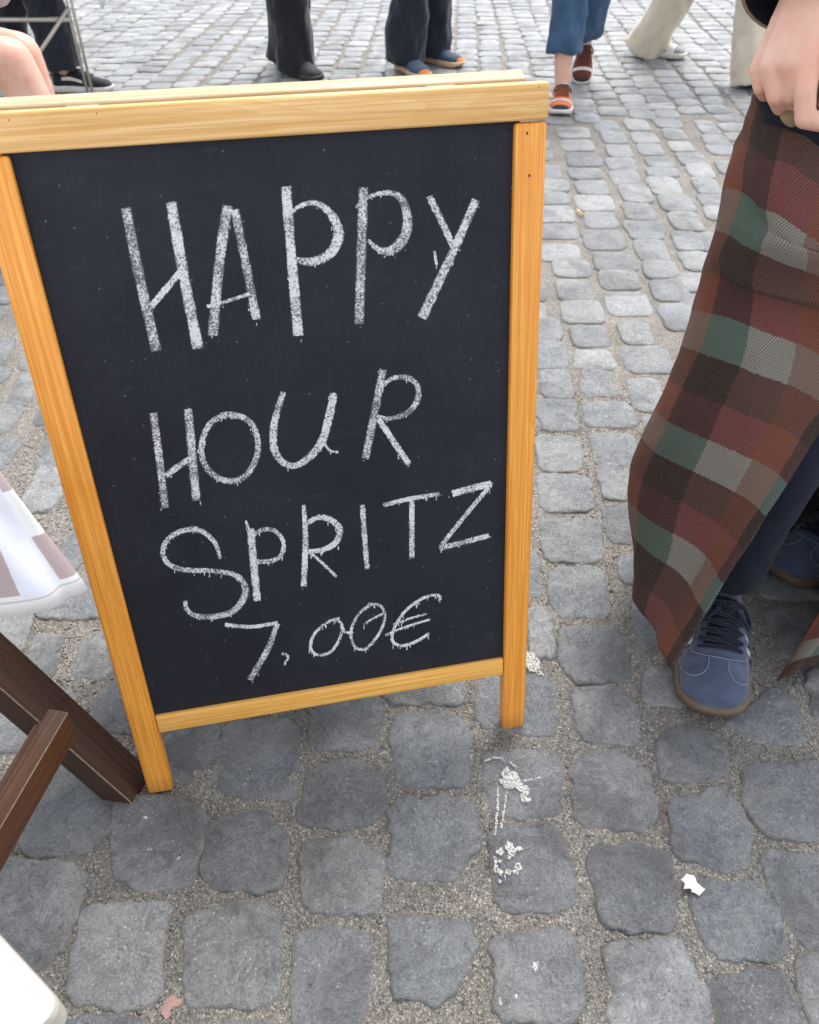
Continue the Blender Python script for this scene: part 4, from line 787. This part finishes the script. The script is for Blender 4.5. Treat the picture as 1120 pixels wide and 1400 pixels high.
link('shorts', blob('shorts', [[(*(hipS + Vector((-.02, -.09, 0))), .115), (*lerp(hipS + Vector((0, -.08, 0)), K1, .35), .098)], [(*(hipS + Vector((-.02, .1, 0))), .115), (*lerp(hipS + Vector((0, .1, 0)), K2, .35), .098)]], .012, 4), M['blouse'], root)
for kk, aa in ((K1, ank), (K2, Vector((K2.x + .06, K2.y, .09)))): make_shoe(root, Shoe(.25, .09, (aa.x + .185, aa.y), 0), M['wsole'], M['wsole'], M['wsole'], 'plain')
sc = thing('steel_chair', 'plain steel chair under the seated person', 'chair', (hipS.x, hipS.y, 0))
link('seat', box_me('seat', (hipS.x - .20, YS - .19, .425), (hipS.x + .22, YS + .24, .445), .006), M['steel'], sc)
for dx in (-.19, .20):
    for dy in (-.17, .22): link('leg', tube('leg', [(hipS.x + dx * 1.1, YS + dy * 1.1, 0), (hipS.x + dx, YS + dy, .43)], .011), M['steel'], sc)
link('backrest', box_me('backrest', (hipS.x - .225, YS - .18, .60), (hipS.x - .21, YS + .23, .84), .005), M['steel'], sc)
for dy in (-.17, .22): link('back_post', tube('back_post', [(hipS.x - .19, YS + dy, .43), (hipS.x - .218, YS + dy, .84)], .011), M['steel'], sc)

# ------------------------------------------------------------------ the person in the long plaid coat
ts = toe(974, 986); sa = Shoe(.275, .108, ts, math.atan2(-.25, -.062)); g2 = G(1066, 800); sb = Shoe(.275, .104, (g2.x, g2.y), R(-140))
PC = Vector((0.66, 1.10, 0))
woman = thing('person', 'person in long rust and grey plaid wool coat with blue suede sneakers', 'person', PC)
make_shoe(woman, sa, M['suede'], M['gum'], M['lace'], 'suede'); make_shoe(woman, sb, M['suede'], M['gum'], M['lace'], 'suede')
hipw = Vector((.70, 1.16, .93)); facew = R(-112); dw = Vector((math.cos(facew), math.sin(facew), 0)); sw = Vector((-dw.y, dw.x, 0))
kn1 = PY(1070, 640, .97); kn2 = Vector((sb.ankle.x + .05, sb.ankle.y - .06, .52))
hpR, hpL = hipw - sw * .09, hipw + sw * .09
fold = lambda p: .006 * noise.noise((p.x * 14, p.y * 14, p.z * 10)) + .003 * noise.noise((p.x * 40, p.y * 40, p.z * 30))
hem1 = sa.ankle + Vector((.006, .004, .010)); hem2 = sb.ankle + Vector((0, 0, .0))
link('trousers', blob('trousers', [['flat', (*hem1, .050), (*lerp(hem1, kn1, .25), .052), (*lerp(hem1, kn1, .6), .050), (*kn1, .056), (*hpR, .09)], ['flat', (*hem2, .056), (*kn2, .068), (*hpL, .09)], [(*hpR, .1), (*hpL, .1)], [(*hipw, .115), (*(hipw + Vector((0, 0, .1))), .11)]], .007, 3, (), fold), M['navy'], woman)
chw = hipw + Vector((0, 0, .40)); nkw = chw + Vector((0, 0, .13)); hdw = nkw + dw * .02 + Vector((0, 0, .14)); qw = dw.to_track_quat('X', 'Z'); shR, shL = chw - sw * .17 + Vector((0, 0, .05)), chw + sw * .17 + Vector((0, 0, .05))
# right hand closed on a fold of the coat; joints placed in depth round the fist
def P4(x, y, Y, r): p = PY(x, y, Y); return (p.x, p.y, p.z, r)
wr = P4(1112, -30, 1.02, .0235); elb = (*(Vector(wr[:3]) + Vector((.10, .16, .17))), .036)
fing = [
 [P4(1040, 96, 1.000, .0124), P4(1041, 118, .992, .0088), P4(1046, 128, 1.004, .0082), P4(1066, 130, 1.030, .0075)],
 [P4(1056, 90, .978, .0136), P4(1061, 132, .966, .0094), P4(1067, 146, .980, .0088), P4(1086, 136, 1.012, .0080)],
 [P4(1080, 86, .966, .0142), P4(1083, 130, .962, .0094), P4(1088, 146, .978, .0088), P4(1104, 136, 1.008, .0080)],
 [P4(1104, 84, .962, .0142), P4(1101, 128, .944, .0112), P4(1101, 162, .936, .0106), P4(1128, 168, .944, .0098), P4(1146, 150, .966, .0085)],
 [P4(1130, 30, .985, .0150), P4(1150, 80, .955, .0120), P4(1144, 118, .945, .0105), P4(1130, 140, .955, .0090)]]
palm = [[wr, fing[0][0]], [wr, fing[1][0]], [wr, fing[2][0]], [wr, fing[3][0]], [wr, fing[4][0]], [P4(1052, 85, 1.005, .012), P4(1105, 80, .985, .015)], [P4(1075, 30, 1.010, .017), P4(1110, 30, 1.0, .018)], [P4(1065, 62, 1.005, .016), P4(1108, 60, .985, .017)]]
hand = blob('hand', [[elb, wr]] + palm + fing, .0018, 4); link('hand', hand, M['skin'], woman)
bodyw = blob('body', [[(*shR, .05), elb], [elb, (*(Vector(wr[:3]) + Vector((.01, .02, .02))), .022)], [(*shL, .05), (*(shL + Vector((.10, .05, -.28))), .04), (*(shL + Vector((.10, -.08, -.46))), .026)], [(*hipw, .1), (*chw, .11)], [(*chw, .07), (*nkw, .05), (*hdw, .06)], [(*shR, .055), (*shL, .055)], [(*(hdw + dw * .098), .013), (*(hdw + dw * .088 + Vector((0, 0, .03))), .010)]], .010, 4,
    [(hdw, (.095, .072, .115), qw), (hdw + sw * .075, (.014, .008, .026), qw), (hdw - sw * .075, (.014, .008, .026), qw)])
link('body', bodyw, M['skin'], woman)
link('hair', blob('hair', [[(*(hdw - dw * .04 + Vector((0, 0, -.2))), .07), (*(hdw - dw * .03), .078)]], .012, 4, [(hdw + Vector((0, 0, .03)) - dw * .018, (.1, .084, .107), qw)]), M['hair'], woman)
# coat: right front panel, from the hidden back seam round to the front edge, top to hem
rows = [
 [(1090, 60, 1.24), (1062, 96, 1.12), (1034, 126, 1.035), (1062, 172, .985), (1122, 190, .965), (1210, 200, .98)],
 [(1060, 170, 1.24), (1028, 185, 1.11), (1010, 200, 1.025), (1042, 238, .962), (1104, 262, .935), (1205, 275, .95)],
 [(1030, 240, 1.24), (1003, 258, 1.10), (992, 272, 1.015), (1022, 312, .942), (1084, 342, .898), (1195, 368, .915)],
 [(1010, 330, 1.24), (983, 338, 1.10), (972, 348, 1.012), (1012, 376, .968), (1072, 394, .942), (1188, 422, .948)],
 [(985, 430, 1.24), (955, 440, 1.10), (941, 452, 1.005), (986, 478, .935), (1052, 508, .902), (1164, 535, .915)],
 [(955, 530, 1.22), (920, 540, 1.09), (902, 552, 1.000), (950, 582, .912), (1022, 612, .872), (1119, 592, .880)],
 [(920, 620, 1.20), (878, 634, 1.09), (859, 645, 1.000), (914, 682, .900), (985, 704, .850), (1062, 682, .842)],
 [(915, 700, 1.17), (880, 715, 1.06), (862, 730, .965), (905, 768, .872), (956, 786, .822), (1008, 768, .798)],
 [(915, 770, 1.14), (886, 785, 1.03), (872, 800, .930), (888, 846, .842), (902, 880, .790), (917, 913, .752)]]
ctl = np.array([[PY(*p) for p in r] for r in rows]); NR, NC = 110, 80
tmp = np.array([catmull(r, NC) for r in ctl]); gr_ = np.array([catmull(tmp[:, j], NR) for j in range(NC)]).transpose(1, 0, 2)
nrm = np.cross(np.gradient(gr_, axis=1), np.gradient(gr_, axis=0)); nrm /= np.linalg.norm(nrm, axis=2, keepdims=True) + 1e-9
for i in range(NR):
    for j in range(NC):
        a, b = i / (NR - 1), j / (NC - 1)
        dpl = .015 * math.sin(b * 17 + a * 3.5 + 1.2 * math.sin(a * 5)) * max(0, a - .3) * (1 - abs(b - .42) * 1.6 if abs(b - .42) < .6 else 0) + .0055 * noise.noise((a * 7, b * 5, 3)) + .0020 * noise.noise((a * 24, b * 16, 5)) + .007 * math.exp(-((b - .33 + .25 * (a - .62)) / .035) ** 2) * min(1, max(0, (a - .45) * 6))
        wb = min(1, max(0, (b - .40) * 5)); ac = a - .05 * (b - .7); dpl += wb * (.016 * math.exp(-((ac - .235) / .06) ** 2) - .020 * math.exp(-((ac - .365) / .035) ** 2))
        gr_[i, j] += nrm[i, j] * dpl
du = np.linalg.norm(np.diff(gr_, axis=1), axis=2); us_ = np.concatenate([np.cumsum(du[:, ::-1], axis=1)[:, ::-1], np.zeros((NR, 1))], axis=1)
dv = np.linalg.norm(np.diff(gr_, axis=0), axis=2); vs_ = np.concatenate([np.cumsum(dv[::-1], axis=0)[::-1], np.zeros((1, NC))], axis=0)
um = us_.mean(0); uvg = [[(0.35 * us_[i, j] + 0.65 * um[j] + .028, vs_[i, j]) for j in range(NC)] for i in range(NR)]
coat = grid_mesh('coat', [[tuple(p) for p in r] for r in gr_], uvg)
# left front panel and back of the coat (mostly out of the picture)
rows2 = [[(1240, 190, 1.00), (1330, 190, 1.06), (1400, 170, 1.2)], [(1235, 420, .97), (1350, 420, 1.0), (1430, 380, 1.2)], [(1205, 640, .96), (1330, 640, .96), (1440, 600, 1.15)], [(1132, 812, .90), (1230, 800, .90), (1400, 760, 1.08)], [(1063, 931, .815), (1135, 902, .84), (1330, 860, 1.00)]]
c2 = np.array([[PY(*p) for p in r] for r in rows2]); t2 = np.array([catmull(r, 30) for r in c2]); g2_ = np.array([catmull(t2[:, j], 60) for j in range(30)]).transpose(1, 0, 2)
coat2 = grid_mesh('c2', [[tuple(p) for p in r] for r in g2_], [[(j / 29 * .30 + .08, (1 - i / 59) * .8 + .05) for j in range(30)] for i in range(60)])
bR = gr_[:, 0]; idx = np.linspace(0, NR - 1, 60).astype(int); bL = g2_[:, -1]; bkp = []
for i in range(60):
    a, b = bR[idx[i]], bL[i]; m_ = (a + b) / 2 + np.array([.06, .22 + .08 * i / 59, 0]); bkp.append([tuple(p) for p in catmull([a, a * .62 + b * .38 + (m_ - (a + b) / 2) * .9, a * .38 + b * .62 + (m_ - (a + b) / 2) * .9, b], 24)])
coat3 = grid_mesh('c3', bkp, [[(.5 + j / 23 * .6, (1 - i / 59) * .8) for j in range(24)] for i in range(60)])
def bodice():
    rings = []
    for z, rx, ry, c in ((.80, .24, .20, hipw), (.95, .22, .18, hipw), (1.12, .19, .15, hipw), (1.28, .20, .15, chw), (1.37, .21, .13, chw), (1.43, .12, .09, nkw), (1.47, .08, .07, nkw)):
        rings.append([Vector((c.x, c.y, z)) + sw * math.cos(q * 2 * math.pi / 40) * rx + dw * math.sin(q * 2 * math.pi / 40) * ry + Vector((.03, .03, 0)) for q in range(40)])
    return rings
br = bodice(); coat4 = grid_mesh('c4', br, [[(j / 40 * 1.2, r_[0].z) for j in range(40)] for r_ in br], True)
def coat_sleeve(path, rads, n=24):
    r_ = tube_rings(path, rads, n); return grid_mesh('sl', r_, [[(j / n * .40, i * .06) for j in range(n)] for i in range(len(r_))], True)
cuff = PY(1072, 4, 1.015); E_ = Vector(elb[:3]); slp = [tuple(p) for p in catmull([tuple(shR), tuple(lerp(shR, E_, .5) + Vector((-.015, 0, 0))), tuple(E_), tuple(lerp(E_, cuff, .55)), tuple(cuff)], 24)]
coat5 = coat_sleeve(slp, list(np.interp(np.linspace(0, 1, 24), [0, .5, 1], [.085, .065, .047])))
eL = shL + Vector((.10, .05, -.28)); coat6 = coat_sleeve([tuple(p) for p in catmull([tuple(shL), tuple(eL), tuple(shL + Vector((.10, -.07, -.44)))], 16)], list(np.linspace(.085, .05, 16)))
bm = bmesh.new()
for c_ in (coat, coat2, coat3, coat4): bm.from_mesh(c_)
cm = bpy.data.meshes.new('coat'); bm.to_mesh(cm); bm.free()
cm.flip_normals(); co = link('coat', cm, [M['plaid'], M['dark_cloth']], woman); md = co.modifiers.new('t', 'SOLIDIFY'); md.thickness = .0065; md.offset = 0; md.material_offset = 1; md.material_offset_rim = 0
for c_ in (coat5, coat6):
    sl_ = link('sleeve', c_, [M['khaki'], M['dark_cloth']], woman); md = sl_.modifiers.new('t', 'SOLIDIFY'); md.thickness = .0045; md.offset = -1; md.material_offset = 1; md.material_offset_rim = 0
# dark lump of cloth under the fist and the khaki fold held in it
link('dark_cloth', blob('dark_cloth', [[P4(1046, 132, 1.02, .012), P4(1062, 160, 1.00, .018), P4(1090, 176, .985, .022), P4(1130, 182, .975, .024), P4(1180, 170, .98, .024)], [P4(1060, 130, 1.03, .018), P4(1120, 150, 1.01, .022)]], .004, 4), M['dark_cloth'], woman)
link('coat_fold', blob('coat_fold', [[P4(1070, 158, .978, .004), P4(1078, 160, .970, .0075), P4(1084, 163, .968, .0085), P4(1092, 156, .970, .010), P4(1096, 140, .985, .008)], [P4(1119, 100, .968, .006), P4(1126, 128, .966, .008), P4(1122, 142, .97, .006)]], .0022, 4), M['khaki'], woman)
